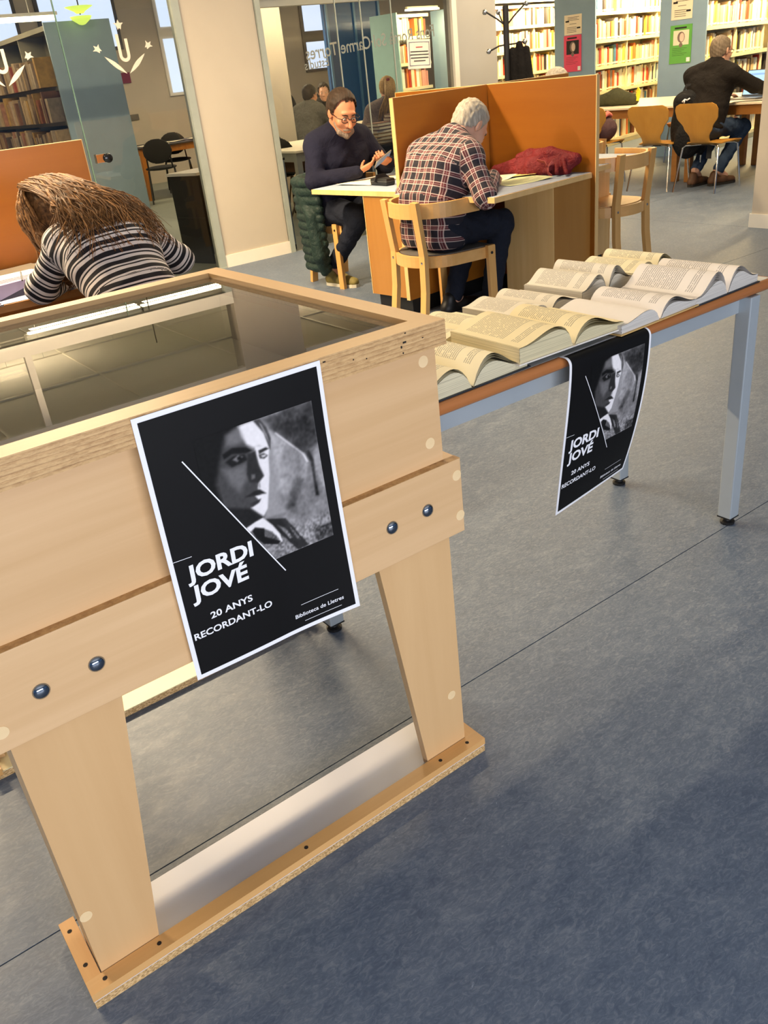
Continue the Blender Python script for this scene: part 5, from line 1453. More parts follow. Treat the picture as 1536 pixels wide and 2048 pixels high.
shell_hair(t1, 'hair', C, R, H_brown, sc, 0.012, front=0.097, side_low=-0.008, back_low=-0.075, seed=4)
eyes(t1, P, R, sc); brows(t1, P, H_brown, sc)
glasses(t1, P, R, plain('glasses_dark', (36, 20, 18), 0.3), sc)
s = SDF()
for a, c, r in (((-0.050, 0.02, -0.045), (-0.040, 0.062, -0.085), 0.014), ((-0.040, 0.062, -0.085), (0, 0.083, -0.100), 0.018), ((0.050, 0.02, -0.045), (0.040, 0.062, -0.085), 0.014), ((0.040, 0.062, -0.085), (0, 0.083, -0.100), 0.018)):
    s.cap(P(*a), P(*c), r*sc, r*sc, 0.01)
for sg in (-1, 1): s.cap(P(sg*0.004, 0.098, -0.058), P(sg*0.028, 0.084, -0.066), 0.006*sc, 0.005*sc, 0.004)
sdf_obj('beard', s, 0.005, H_beard, t1, disp=lambda V, F: V+0.0012*np.sin(V*900))
def box_at(name, mats, c, ax, ay, size, parent=None, ch=0.0, mi=None):
    ax = Vector(ax).normalized(); az = ax.cross(Vector(ay)).normalized(); ay = az.cross(ax)
    M = Matrix((ax.to_4d(), ay.to_4d(), az.to_4d(), (0, 0, 0, 1))).transposed(); M[3] = (0, 0, 0, 1)
    M.translation = Vector(c)
    for k in range(3): M[3][k] = 0
    b = MB(); b.cbox((0, 0, 0), size, 0, M, ch); return b, M
ph = thing('mobile_phone', 'dark mobile phone with pale rim held by the bearded man', 'phone', O, PI+CTH)
b, M = box_at('phone', None, (-0.080, 0.425, 0.832), (-0.80, 0.05, 0.34), (0.25, 0.75, 0.60), (0.148, 0.072, 0.008), ch=0.003); b.build('phone_body', plain('phone_rim', (170, 170, 165), 0.25, metal=0.7), ph)
for off, nm, m in ((0.0043, 'screen', emis('phone_screen', (0.4, 0.45, 0.5), 0.25, (0.02, 0.02, 0.02))), (-0.0043, 'phone_back', plain('phone_back', (70, 66, 58), 0.25))):
    b = MB(); b.cbox((0, 0, off), (0.138, 0.064, 0.0012), 0, M); b.build(nm, m, ph)
wt = MB(); wt.tube([tuple(lerp(J['elL'], J['wrL'], 0.93)+0.033*np.array((math.cos(a)*0.3, math.cos(a)*0.35+0*a, math.sin(a)))+0.012*np.array((math.cos(a)*0.8, -math.cos(a)*0.5, 0))) for a in np.linspace(0, 2*PI, 18)], 0.006, 6, cap=False)
wt.build('wristwatch', plain('watch_pale', (206, 206, 190), 0.3, metal=0.4), t1, smooth='all')
# puffer jacket hung over the back of his chair
jk = thing('puffer_jacket', 'dark green quilted jacket hung over the chair of the bearded man', 'jacket', P1, A1)
s = SDF(); MGJ = cloth('quilt_green', (34, 50, 46), 0.5, 14, 0.55, 0.2)
path = [(0.02, -0.262), (0.16, -0.245), (0.262, -0.16), (0.305, -0.03), (0.30, 0.10)]
for i in range(11):
    z = 0.725-0.058*i; sh = 1-0.012*i; ex = 0.010*i
    pts = [(x*sh+ (0.02 if k > 1 else 0), y*sh - ex*0.2, z) for k, (x, y) in enumerate(path)]
    if i > 8: pts = pts[1:]
    for a, c in zip(pts[:-1], pts[1:]): s.cap(a, c, 0.034, 0.034, 0.004)
s.chain([(0.27, -0.15, 0.70), (0.33, 0.03, 0.50), (0.335, 0.06, 0.24), (0.30, 0.05, 0.12)], [0.04, 0.05, 0.05, 0.03], 0.01)
sdf_obj('quilted_shell', s, 0.008, MGJ, jk)
# --- man in the plaid shirt
O2 = C3(-0.885, -0.335); RZ2 = -PI/2+CTH-R_(6)
J = dict(hip=(0, 0.01, 0.54), waist=(0, 0.015, 0.69), chest=(0, 0.08, 0.84), neck=(0, 0.19, 0.975), shL=(-0.195, 0.12, 0.915), shR=(0.195, 0.13, 0.905),
         elR=(0.335, 0.10, 0.71), wrR=(0.15, 0.335, 0.775), elL=(-0.34, 0.10, 0.705), wrL=(-0.14, 0.36, 0.76),
         knR=(0.13, 0.40, 0.52), anR=(0.12, 0.30, 0.10), toeR=(0.13, 0.45, 0.03), knL=(-0.13, 0.40, 0.52), anL=(-0.12, 0.22, 0.10), toeL=(-0.13, 0.36, 0.03))
t2, P, C, R, sc = figure('person', 'grey haired man in red plaid shirt bent over his desk writing', O2, RZ2, J, M_skinB, M_plaid, M_jeans, M_shoeb,
    head=dict(C=(0.01, 0.31, 1.030), rot=(0, R_(48), R_(0)), sc=1.04), belly=0.122, shirt_tail=0.02, top_low=0.455, collar=0.03,
    handcfg=dict(R=dict(f=(-0.55, 0.75, -0.15), n=(-0.5, -0.1, -0.85), c=0.75, th=(0.8, 0.6), side=1), L=dict(f=(0.6, 0.75, -0.2), n=(0.2, 0.0, -1), c=0.2, th=(0.7, 0.3), side=1)))
shell_hair(t2, 'hair', C, R, H_grey, sc, 0.007, front=0.090, side_low=-0.02, back_low=-0.075, bald=(0.045, 0.05, -0.02), seed=8)
eyes(t2, P, R, sc); brows(t2, P, H_greyd, sc)
b = MB(); b.tube([P(-0.022, 0.098, -0.055), P(0, 0.104, -0.052), P(0.022, 0.098, -0.055)], [0.004, 0.007, 0.004], 8); b.build('moustache', H_greyd, t2, smooth='all')
pen = thing('pencil', 'short yellow pencil in the hand of the man in plaid', 'pencil', O2, RZ2)
b = MB(); b.tube([(0.055, 0.395, 0.722), (0.085, 0.365, 0.80)], 0.004, 6); b.build('pencil_body', plain('pencil_yellow', (222, 180, 60), 0.5), pen)
# --- woman in stripes
O3 = (1.05, 2.93, 0)
J = dict(hip=(0, -0.03, 0.56), waist=(0, 0.06, 0.735), chest=(0.0, 0.20, 0.862), neck=(-0.03, 0.335, 0.945), shL=(-0.135, 0.285, 0.915), shR=(0.160, 0.27, 0.915),
         elL=(-0.225, 0.405, 0.765), wrL=(-0.07, 0.56, 0.755), elR=(0.305, 0.33, 0.775), wrR=(0.14, 0.55, 0.760),
         knR=(0.12, 0.42, 0.52), anR=(0.12, 0.35, 0.10), toeR=(0.12, 0.5, 0.03), knL=(-0.12, 0.42, 0.52), anL=(-0.12, 0.3, 0.1), toeL=(-0.12, 0.45, 0.03))
t3, P, C, R, sc = figure('person', 'long haired woman in black and white striped top bent over her desk', O3, 0.0, J, M_skinC, M_strip, M_dk, M_shoeb,
    head=dict(C=(-0.085, 0.475, 0.985), rot=(R_(8), R_(50), R_(0)), sc=1.0), wd=0.72, belly=0.108, collar=0.02, g=0.012,
    handcfg=dict(R=dict(f=(-0.7, 0.6, -0.1), n=(0, 0.1, -1), c=0.4, th=(0.7, 0.5), side=1), L=dict(f=(0.7, 0.6, -0.1), n=(0, 0.1, -1), c=0.4, th=(0.7, 0.5), side=1)))
shell_hair(t3, 'hair_cap', C, R, H_long, sc, 0.022, front=0.085, side_low=-0.09, back_low=-0.14, seed=2)
r4 = random.Random(5); nk, wa, ch_ = [np.array(J[k]) for k in ('neck', 'waist', 'chest')]
def back_pt(x, s):
    c = lerp(nk, ch_, s*1.6) if s < 0.6 else lerp(ch_, wa, (s-0.6)*1.6)
    n = np.array((0, -0.52, 0.85)); off = 0.122*math.sqrt(max(0.04, 1-(x/0.25)**2))
    return np.array((x+c[0]*0.5, c[1], c[2])) + n*off
hs = SDF()
for xe in np.linspace(-0.12, 0.17, 8):
    oc = P(0.07*math.sin(xe*4), -0.085, 0.07); sn = 0.60-0.9*abs(xe-0.02)
    hs.chain([P(0.02*math.sin(xe*4), -0.03, 0.088), oc, lerp(oc, back_pt(xe*0.6-0.035, 0.08), 0.55)+np.array((0, -0.01, 0.012)), back_pt(xe*0.75-0.02, 0.12), back_pt(xe*0.9, 0.5*sn), back_pt(xe, sn)], [0.016, 0.020, 0.022, 0.020, 0.014, 0.004], 0.025)
for xo in (-0.095, -0.070):
    hs.chain([P(xo, -0.04, 0.04), np.array((-0.155, 0.40, 0.93)), np.array((-0.14, 0.40, 0.83)), np.array((-0.11, 0.42, 0.76))], [0.028, 0.03, 0.026, 0.008], 0.02)
def hw(V, F):
    x, y, z = V.T
    n = np.sin(x*230+np.sin(y*30)*3+np.sin(z*25)*2)*0.004+np.sin(x*90+np.sin(y*22+z*18)*2)*0.005
    return V+np.stack([n*0.3, -n*0.5, n], 1)
sdf_obj('hair_mass', hs, 0.006, H_long, t3, disp=hw)
hb = [MB(), MB()]
for k in range(760):
    fl_ = k % 11 < 2                     # some locks fall in front of the left shoulder
    ph0 = r4.uniform(-1.35, 1.35); th0 = r4.uniform(0.15, 1.25)
    root = P(0.088*math.sin(ph0)*math.sin(th0), -0.025-0.10*math.cos(ph0)*math.sin(th0)*0.9, 0.038+0.102*math.cos(th0))
    if fl_:
        p1 = P(-0.110-0.008*r4.random(), r4.uniform(-0.09, 0.03), r4.uniform(-0.01, 0.05)); q = np.array((r4.uniform(-0.17, -0.09), r4.uniform(0.34, 0.46), r4.uniform(0.80, 0.90))); e = q+np.array((r4.uniform(-0.02, 0.05), r4.uniform(-0.02, 0.05), -r4.uniform(0.04, 0.09)))
        pts = [P(-0.03, r4.uniform(-0.09, 0.0), 0.128), P(-0.086, r4.uniform(-0.09, 0.02), 0.090), p1, lerp(p1, q, 0.5), q, e]
    else:
        xe = r4.uniform(-0.16, 0.20); se = r4.uniform(0.30, 0.98)-0.32*abs(xe-0.02)
        lift = r4.uniform(0.0, 0.022)
        az = ph0*0.9 + xe*1.5
        root = P(0.085*math.sin(az)*0.7, -0.02-0.03*r4.random(), 0.118+0.012*r4.random()); occ = P(0.096*math.sin(az), -0.075-0.04*abs(math.cos(az)), 0.085+0.02*r4.random())
        st = back_pt(xe*0.6-0.035, 0.05)+np.array((0, 0.0, 0.016+lift)); md = back_pt(xe*0.85, se*0.5)+np.array((0, -0.006, 0.014+lift*0.6)); en = back_pt(xe+r4.uniform(-0.05, 0.05), se)
        pts = [root, occ, lerp(occ, st, 0.5)+np.array((0, -0.010, 0.010)), st, md, en]
    # smooth and wave
    n = 15; PT = []
    for i in range(n):
        u = i/(n-1)*(len(pts)-1); j = min(int(u), len(pts)-2); f = u-j
        p0, p1_, p2, p3 = pts[max(j-1, 0)], pts[j], pts[j+1], pts[min(j+2, len(pts)-1)]
        q = 0.5*((2*np.array(p1_))+(-np.array(p0)+p2)*f+(2*np.array(p0)-5*np.array(p1_)+4*np.array(p2)-p3)*f*f+(-np.array(p0)+3*np.array(p1_)-3*np.array(p2)+p3)*f**3)
        w = 0.020*(i/n)**1.1; ph = (k//4)*2.1+k*0.15
        PT.append(q+np.array((w*math.sin(i*0.8+ph), 0.35*w*math.cos(i*0.9+ph), 0.6*w*math.sin(i*1.2+ph*2))))
    r0 = r4.uniform(0.0018, 0.0055)
    hb[1 if k % 4 == 0 else 0].tube(PT, [r0*(0.8+0.5*math.sin(PI*min(1, i/(n-1)*1.2)))*(1-0.75*(i/(n-1))**3) for i in range(n)], 5, flat=0.7)
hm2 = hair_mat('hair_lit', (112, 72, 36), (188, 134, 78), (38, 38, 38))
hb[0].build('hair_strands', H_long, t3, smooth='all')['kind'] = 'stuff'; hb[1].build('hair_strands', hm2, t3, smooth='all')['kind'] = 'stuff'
# --- man at the laptop
O4 = (7.84, 5.36, 0)
J = dict(hip=(0, -0.05, 0.55), waist=(0, 0.0, 0.70), chest=(0, 0.06, 0.90), neck=(0.01, 0.09, 1.055), shL=(-0.20, 0.05, 0.995), shR=(0.20, 0.07, 0.995),
         elR=(0.30, 0.32, 0.86), wrR=(0.35, 0.56, 0.80), elL=(-0.27, 0.26, 0.78), wrL=(-0.12, 0.50, 0.785),
         knR=(0.15, 0.42, 0.50), anR=(0.10, 0.12, 0.13), toeR=(0.16, 0.30, 0.03), knL=(-0.13, 0.42, 0.50), anL=(-0.08, 0.02, 0.15), toeL=(-0.08, 0.14, 0.03))
t4, P, C, R, sc = figure('person', 'man with glasses in black jacket and jeans typing on a laptop', O4, -PI/2, J, M_skinB, M_blk, M_jeans2, M_shoebr, h=0.008, hc=0.01,
    head=dict(C=(0.02, 0.165, 1.185), rot=(R_(-8), R_(6), 0), sc=1.03), belly=0.125, collar=0.06, g=0.018, sole=M_sole,
    handcfg=dict(R=dict(f=(0.1, 1, -0.1), n=(0, -0.1, -1), c=0.35, th=(0.7, 0.4), side=1), L=dict(f=(0.3, 1, -0.1), n=(0, -0.1, -1), c=0.35, side=1)))
shell_hair(t4, 'hair', C, R, H_greyd, sc, 0.007, front=0.095, side_low=-0.02, back_low=-0.08, seed=9)
eyes(t4, P, R, sc); glasses(t4, P, R, MATS['glasses_dark'], sc)
# --- people further off: simple sitters, only their upper halves show
def sitter(label, loc, rz, skin_m, top_m, hair, headpitch=10, yaw=0, arms=True, hairfn=None, z0=0.0):
    J = dict(hip=(0, -0.03, 0.53), waist=(0, 0.0, 0.70), chest=(0, 0.06, 0.90), neck=(0, 0.09, 1.04), shL=(-0.19, 0.06, 0.985), shR=(0.19, 0.06, 0.985),
             elR=(0.26, 0.22, 0.80), wrR=(0.10, 0.42, 0.775), elL=(-0.26, 0.22, 0.80), wrL=(-0.10, 0.42, 0.775),
             knR=(0.12, 0.40, 0.52), anR=(0.12, 0.36, 0.10), toeR=(0.12, 0.50, 0.03), knL=(-0.12, 0.40, 0.52), anL=(-0.12, 0.36, 0.1), toeL=(-0.12, 0.5, 0.03))
    t, P, C, R, sc = figure('person', label, loc, rz, J, skin_m, top_m, M_dk, M_shoeb, h=0.010, hc=0.013, head=dict(C=(0, 0.13, 1.165), rot=(R_(yaw), R_(headpitch), 0), sc=1.0), collar=0.04, g=0.018,
        handcfg=dict(R=dict(f=(-0.5, 0.8, -0.1), n=(0, 0, -1), c=0.3, side=1), L=dict(f=(0.5, 0.8, -0.1), n=(0, 0, -1), c=0.3, side=1)))
    if hair: shell_hair(t, 'hair', C, R, hair, sc, 0.012, front=0.08, side_low=-0.02, back_low=-0.08, h=0.008)
    eyes(t, P, R, sc)
    return t, P, C, R, sc
M_hood = cloth('hood_black', (30, 30, 32)); M_gj = cloth('grey_jacket', (92, 92, 88), 0.6, 40)
th_, P, C, R, sc = sitter('dark haired young man in black hooded coat sitting beyond the glass', (7.73, 11.83, 0.0), R_(147), M_skinB, M_hood, H_black, 4)
s = SDF(); s.chain([(-0.14, 0.02, 1.03), (-0.07, -0.05, 1.10), (0.07, -0.05, 1.10), (0.14, 0.02, 1.03)], [0.045, 0.06, 0.06, 0.045], 0.02); sdf_obj('hood', s, 0.012, M_hood, th_)
sitter('person in grey woollen jacket cut off by the white wall beyond the glass', (6.70, 10.75, 0), R_(-75), M_skinA, M_gj, H_black, 8)
tp, P, C, R, sc = sitter('woman with long blond ponytail seen from behind beyond the glass', (5.97, 7.88, 0), R_(-28), M_skinB, cloth('knit_grey', (120, 108, 104), 0.5, 30), H_blond, 18)
b = MB()
for k in range(60):
    a = r4.uniform(-1, 1); q0 = P(0.03*a, -0.105, 0.06+0.02*r4.random()); q1 = np.array((0.05*a-0.02, -0.13-0.03*r4.random(), 1.12)); q2 = np.array((0.09*a-0.05, -0.13-0.03*r4.random(), 1.0)); q3 = np.array((0.10*a-0.07, -0.13, 0.86+0.1*r4.random()))
    b.tube([q0, q1, q2, q3], [0.006, 0.009, 0.008, 0.002], 5)
b.build('ponytail', H_blond, tp, smooth='all')['kind'] = 'stuff'
b = MB(); b.ball(tuple(P(0, -0.112, 0.066)), 0.022); b.build('hair_tie', plain('tie_red', (122, 44, 36), 0.7), tp, smooth='all')
OG = C3(1.36, 0.42)
tg = sitter('grey haired person just showing over the far carrel partition', OG, PI/2+CTH, M_skinB, M_gj, H_grey, 25)
tg[0].scale = (0.96, 0.96, 0.955)
# ------------------------------------------------------------------ things on the desks
M_paper = plain('paper_warm', (246, 236, 208), 0.7, var=0.02)
M_paperg = plain('paper_green', (214, 222, 176), 0.7, var=0.02)
def sheet(label, c, rz, w, d, m, curl=0.006, lines_=0, name='paper_sheet', seed=1):
    t = thing(name, label, 'paper', c, rz); r = random.Random(seed); a, q = r.uniform(0, 6), r.uniform(2, 4)
    b = MB(); fz = lambda u, v: 0.0012+curl*(0.5+0.5*math.sin(a+q*u+2*v))*(0.2+0.8*abs(u-0.5)*2)
    b.grid(lambda u, v: ((u-0.5)*w, (v-0.5)*d, fz(u, v)), 8, 8); b.build('sheet', m, t, smooth='all')
    if lines_:
        b = MB()
        for k in range(lines_):
            v = 0.12+0.76*k/lines_; u1 = r.uniform(0.5, 0.9)
            b.grid(lambda u, vv: ((0.1+u*(u1-0.1)-0.5)*w, (v+vv*0.012-0.5)*d, fz(0.1+u*(u1-0.1), v)+0.0006), 6, 1)
        b.uv = {}; b.build('printed_lines', plain('ink_soft', (150, 146, 140), 0.7), t)
    return t
p = C3(-0.40, 0.66, WTZ); sheet('long pale sheet on the desk under the hands of the bearded man', p, CTH+0.1, 0.42, 0.30, M_paper, 0.008, seed=2)
p = C3(-0.14, 0.52, WTZ+0.012); sheet('small pale note paper beside the partition on the desk of the bearded man', p, CTH-0.3, 0.20, 0.14, M_paper, 0.006, seed=3)
p = C3(-0.56, 0.40, WTZ)
t = thing('glasses_case', 'black padded glasses case on the desk beside the partition', 'case', p, CTH+1.45)
b = MB(); b.box((-0.09, -0.036, 0.0), (0.09, 0.036, 0.044), ch=0.012); b.build('case_shell', M_black, t, smooth=True)
BX('lid_gap', (-0.0905, -0.0365, 0.025), (0.0905, 0.0365, 0.0265), plain('gap_pale', (120, 120, 116), 0.5), t)
b = MB(); b.bar([(0.0, -0.050, 0.004), (0.0, -0.040, 0.030), (0.005, -0.02, 0.050), (0.01, 0.03, 0.050), (0.01, 0.042, 0.02)], 0.034, 0.005, up=(1, 0, 0)); b.build('strap', plain('strap_black', (30, 30, 32), 0.8), t)
p = C3(-0.36, -0.53, WTZ); sheet('pale green printed sheet beside the elbow of the man in plaid', p, CTH-0.25, 0.30, 0.23, M_paperg, 0.010, 12, seed=5)
p = C3(-0.33, -0.25, WTZ); sheet('pile of pale sheets by the writing hand of the man in plaid', p, CTH+0.2, 0.26, 0.30, M_paper, 0.014, 9, seed=6)
p = C3(-0.16, -0.42, WTZ+0.01); sheet('yellow green folded sheet half under the maroon jacket', p, CTH+0.5, 0.20, 0.13, plain('paper_yellow', (220, 206, 130), 0.7), 0.008, seed=7)
p = C3(-0.73, -0.46, WTZ); sheet('white envelope under the arm of the man in plaid', p, CTH+0.1, 0.10, 0.18, M_white, 0.003, seed=9)
# crumpled maroon jacket against the partition
p = C3(-0.145, -0.43, WTZ)
t = thing('maroon_jacket', 'crumpled maroon jacket lying on the desk against the partition', 'jacket', p, CTH)
s = SDF(); r5 = random.Random(11)
s.chain([(0.06, -0.20, 0.03), (0.03, 0.0, 0.035), (0.0, 0.20, 0.025)], [0.05, 0.06, 0.035], 0.03)
s.chain([(0.08, -0.27, 0.08), (0.07, -0.10, 0.11), (0.085, 0.06, 0.10), (0.075, 0.13, 0.085)], [0.030, 0.035, 0.034, 0.030], 0.02)
s.chain([(0.085, -0.27, 0.075), (0.06, -0.22, 0.03), (0.03, -0.19, 0.016)], [0.030, 0.022, 0.014], 0.01)
s.chain([(0.03, -0.05, 0.085), (0.0, 0.10, 0.07), (-0.02, 0.24, 0.035), (-0.02, 0.28, 0.02)], [0.022, 0.026, 0.024, 0.014], 0.012)
for k in range(9):
    y = r5.uniform(-0.22, 0.18); s.chain([(0.10, y, 0.09), (0.04, y+r5.uniform(-0.05, 0.05), 0.075), (-0.03, y+r5.uniform(-0.08, 0.08), 0.02)], [0.016, 0.015, 0.012], 0.010)
s.cut((0, 0, 0.0), (0, 0, -1)); s.cut((0.130, 0, 0), (1, 0, 0))
sdf_obj('cloth_body', s, 0.006, cloth('maroon_cloth', (112, 34, 38), 0.6, 22, 0.6), t)
b = MB(); b.bar([(0.0, -0.17, 0.075), (-0.02, -0.15, 0.05), (-0.045, -0.17, 0.02), (-0.05, -0.20, 0.004)], 0.016, 0.004, up=(1, 0, 0.3)); b.bar([(0.0, -0.06, 0.082), (-0.02, -0.13, 0.075), (-0.03, -0.15, 0.055)], 0.016, 0.004, up=(1, 0, 0.6)); b.build('strap', plain('maroon_strap', (150, 62, 60), 0.7), t)
# on the desk of the woman
def nb(label, c, rz, w, d, h, m, m2, cat='notebook', name='notebook'):
    t = thing(name, label, cat, c, rz); BX('cover', (-w/2, -d/2, 0), (w/2, d/2, h), m, t, ch=min(0.002, h*0.3))
    return t
sheet('white sheets lying at the back of the desk of the woman in stripes', (0.86, 4.14, WTZ), 0.15, 0.42, 0.24, M_paper, 0.004, seed=12)
t = nb('grey folder with a grey lined sheet on the desk of the woman in stripes', (0.83, 3.93, WTZ), 0.12, 0.36, 0.24, 0.012, plain('folder_grey', (150, 146, 158), 0.5), None)
b = MB()
for k in range(26): b.box((-0.165+0.0128*k, -0.105, 0.012), (-0.158+0.0128*k, -0.02, 0.0128))
b.build('printed_bars', plain('ink_bar', (92, 88, 112), 0.6), t); BX('sheet', (-0.17, -0.01, 0.012), (0.17, 0.112, 0.0135), plain('sheet_grey', (196, 194, 204), 0.6), t)
t = thing('pencil_pouch', 'lilac and navy wedge shaped pencil pouch on the desk of the woman in stripes', 'pouch', (0.765, 3.595, WTZ), 0.25)
b = MB(); b.prism([(-0.055, 0.0), (0.055, 0.0), (0.035, 0.045), (-0.02, 0.05)], -0.075, 0.075, plane='YZ'); b.build('pouch_body', [plain('pouch_lilac', (168, 158, 200), 0.6)], t)
b = MB(); b.add([(-0.0755, -0.0555, 0.001), (0.0755, -0.0555, 0.001), (0.0755, -0.0352, 0.028), (-0.0755, -0.0552, 0.002)], [(0, 1, 2, 3)]); b.build('navy_flap', plain('pouch_navy', (36, 38, 74), 0.6), t)
b = MB(); b.tube([(0.05, -0.04, 0.052), (0.085, 0.02, 0.075)], 0.003, 6); b.build('zip_pull', M_black, t)
t = thing('mobile_phone', 'mobile phone with dark red screen lying on the desk of the woman', 'phone', (0.655, 3.49, WTZ), 0.1)
BX('phone_body', (-0.037, -0.075, 0), (0.037, 0.075, 0.008), plain('phone_silver', (190, 190, 192), 0.3, metal=0.6), t, ch=0.002); BX('screen', (-0.034, -0.071, 0.008), (0.034, 0.071, 0.0086), plain('screen_red', (54, 18, 18), 0.15), t)

# ------------------------------------------------------------------ coat stand with black coat
CSX, CSY = 5.935, 6.085
t = thing('coat_stand', 'black coat stand with chrome ball hooks in front of the bright bookcase', 'coat stand', (CSX, CSY, 0))
b = MB(); b.tube([(0, 0, 0.03), (0, 0, 1.735)], 0.027, 12); b.build('pole', M_black, t, smooth=True)
b = MB(); b.lathe([(0.01, 0), (0.20, 0.0), (0.19, 0.03), (0.03, 0.05)], 20); b.build('base', M_black, t, smooth=True)
for k, (az, z0, z1, rr) in enumerate(((-40, 1.60, 1.735, 0.17), (146, 1.60, 1.705, 0.17), (146, 1.44, 1.405, 0.15), (-40, 1.44, 1.45, 0.15), (70, 1.60, 1.70, 0.15))):
    a = R_(az); dx, dy = math.cos(a), math.sin(a)
    b = MB(); b.tube([(0.02*dx, 0.02*dy, z0), (rr*0.45*dx, rr*0.45*dy, lerp(z0, z1, 0.42 if k < 2 else 0.1)), (rr*dx, rr*dy, z1)], 0.007, 8); h = b.build('hook', M_black, t, smooth=True)
    b = MB(); b.ball((rr*dx*1.06, rr*dy*1.06, z1), 0.023); b.build('ball', M_chrome, h, smooth='all')
t = thing('black_coat', 'long black coat hanging from the coat stand', 'coat', (CSX, CSY, 0))
s = SDF(); ux, uy = 0.77, -0.64
for o_, w_ in ((0.05, 0.04), (0.11, 0.055), (0.17, 0.05)): s.chain([(ux*o_, uy*o_, 1.43 - abs(o_-0.11)*0.7), (ux*(o_+0.01), uy*(o_+0.01), 1.15), (ux*(o_+0.015), uy*(o_+0.015), 0.72)], [0.03, w_, w_+0.012], 0.012)
sdf_obj('coat_cloth', s, 0.009, cloth('coat_black', (22, 20, 20), 0.6), t)

# ------------------------------------------------------------------ bags, laptop
t = thing('backpack', 'black backpack with white mark hanging from the empty shell chair', 'backpack', (7.78, 5.50, 0), -PI/2+R_(30)); t.scale = (1.1, 1.1, 1.06)
s = SDF(); s.ell((0.0, 0.0, 0.52), (0.15, 0.105, 0.27), None, 0.05); s.ell((0.0, -0.02, 0.74), (0.135, 0.085, 0.10), None, 0.05); s.ell((0.01, -0.10, 0.42), (0.115, 0.06, 0.15), None, 0.02); s.ell((0.12, 0.03, 0.45), (0.05, 0.07, 0.18), None, 0.03)
sdf_obj('pack_body', s, 0.010, cloth('pack_black', (20, 20, 22), 0.7, 18, 0.7), t)
b = MB(); b.bar([(-0.05, -0.02, 0.825), (-0.03, -0.02, 0.875), (0.03, -0.02, 0.878), (0.055, -0.02, 0.825)], 0.022, 0.006, up=(0, 1, 0)); b.build('handle', M_black, t)
b = MB(); b.bar([(0.08, 0.02, 0.82), (0.15, 0.03, 0.83), (0.19, 0.03, 0.70), (0.20, 0.02, 0.50), (0.19, 0.0, 0.24)], 0.045, 0.010, up=(0, 1, 0)); b.build('strap', M_black, t)
b = MB(); b.tube([(-0.05, -0.108, 0.745), (-0.03, -0.112, 0.765), (-0.005, -0.112, 0.755)], 0.007, 6); b.tube([(-0.03, -0.112, 0.762), (-0.033, -0.112, 0.735)], 0.006, 6); b.tube([(-0.01, -0.112, 0.757), (0.012, -0.112, 0.772)], 0.007, 6); b.build('white_mark', M_white, t, smooth='all')
t = thing('green_bag', 'dark olive bag lying on the long table beside the carrel partition', 'bag', (8.38, 6.88, 0.735), PI/2)
s = SDF(); s.chain([(-0.24, 0, 0.05), (0.0, 0.0, 0.085), (0.26, 0, 0.05)], [0.06, 0.085, 0.055], 0.05); s.chain([(-0.2, -0.06, 0.07), (0.1, -0.05, 0.12)], [0.03, 0.02], 0.02); s.chain([(0.0, 0.03, 0.13), (0.22, 0.0, 0.08)], [0.03, 0.025], 0.02); s.cut((0, 0, 0), (0, 0, -1)); sdf_obj('bag_body', s, 0.010, cloth('bag_olive', (70, 70, 50), 0.6, 14), t)
b = MB(); b.bar([(-0.30, 0.02, 0.04), (-0.305, 0.0, 0.13), (-0.27, -0.02, 0.15)], 0.05, 0.012, up=(0, 1, 0)); b.build('yellow_tab', plain('tab_yellow', (238, 210, 40), 0.6), t)
t = thing('round_bag', 'dark plum round bag with pink scarf on a shell chair by the carrel', 'bag', (7.76, 6.56, 0.445), 0.2)
s = SDF(); s.ell((0, 0, 0.11), (0.17, 0.16, 0.13), None, 0.02); s.cut((0, 0, 0), (0, 0, -1)); sdf_obj('bag_body', s, 0.010, cloth('bag_plum', (84, 62, 64), 0.5, 12), t)
b = MB(); b.tube([(-0.10, -0.05, 0.22), (-0.02, -0.08, 0.265), (0.08, -0.06, 0.235), (0.12, -0.02, 0.21)], [0.02, 0.026, 0.024, 0.014], 8); b.build('scarf', plain('scarf_pink', (226, 120, 108), 0.8), t, smooth='all')
t = thing('laptop', 'open laptop with bright blue screen on the far table', 'laptop', (8.42, 5.28, 0.735), -PI/2+R_(-6))
BX('base', (-0.18, -0.125, 0), (0.18, 0.125, 0.016), plain('laptop_grey', (150, 150, 152), 0.35, metal=0.4), t, ch=0.003)
b = MB()
for r_ in range(5):
    for c_ in range(13): b.box((-0.155+0.024*c_, -0.015+0.024*r_, 0.016), (-0.135+0.024*c_, 0.005+0.024*r_, 0.0178))
b.box((-0.05, -0.105, 0.016), (0.05, -0.035, 0.0165)); b.build('keyboard', M_black, t)['kind'] = 'stuff'
lid = thing('lid', None, None, (0, 0.125, 0.016)); lid.parent = t; lid.rotation_euler = (R_(-18), 0, 0)
BX('lid_shell', (-0.18, -0.004, 0), (0.18, 0.004, 0.24), plain('laptop_dark', (52, 52, 56), 0.4), lid, ch=0.002)
BX('screen', (-0.17, -0.0052, 0.012), (0.17, -0.0040, 0.232), emis('screen_blue', (0.42, 0.66, 0.84), 0.75, (0.02, 0.02, 0.02)), lid)
BX('screen_bar', (-0.17, -0.0060, 0.188), (0.17, -0.0052, 0.205), emis('screen_bar_blue', (0.26, 0.46, 0.74), 0.7, (0.02, 0.02, 0.02)), lid)
sheet('white papers on the table edge before the laptop', (8.17, 5.10, 0.735), 0.3, 0.21, 0.30, M_paper, 0.006, seed=21)
t = thing('black_bag', 'black bag standing on the far table behind the laptop', 'bag', (8.85, 5.06, 0.735), 0.3)
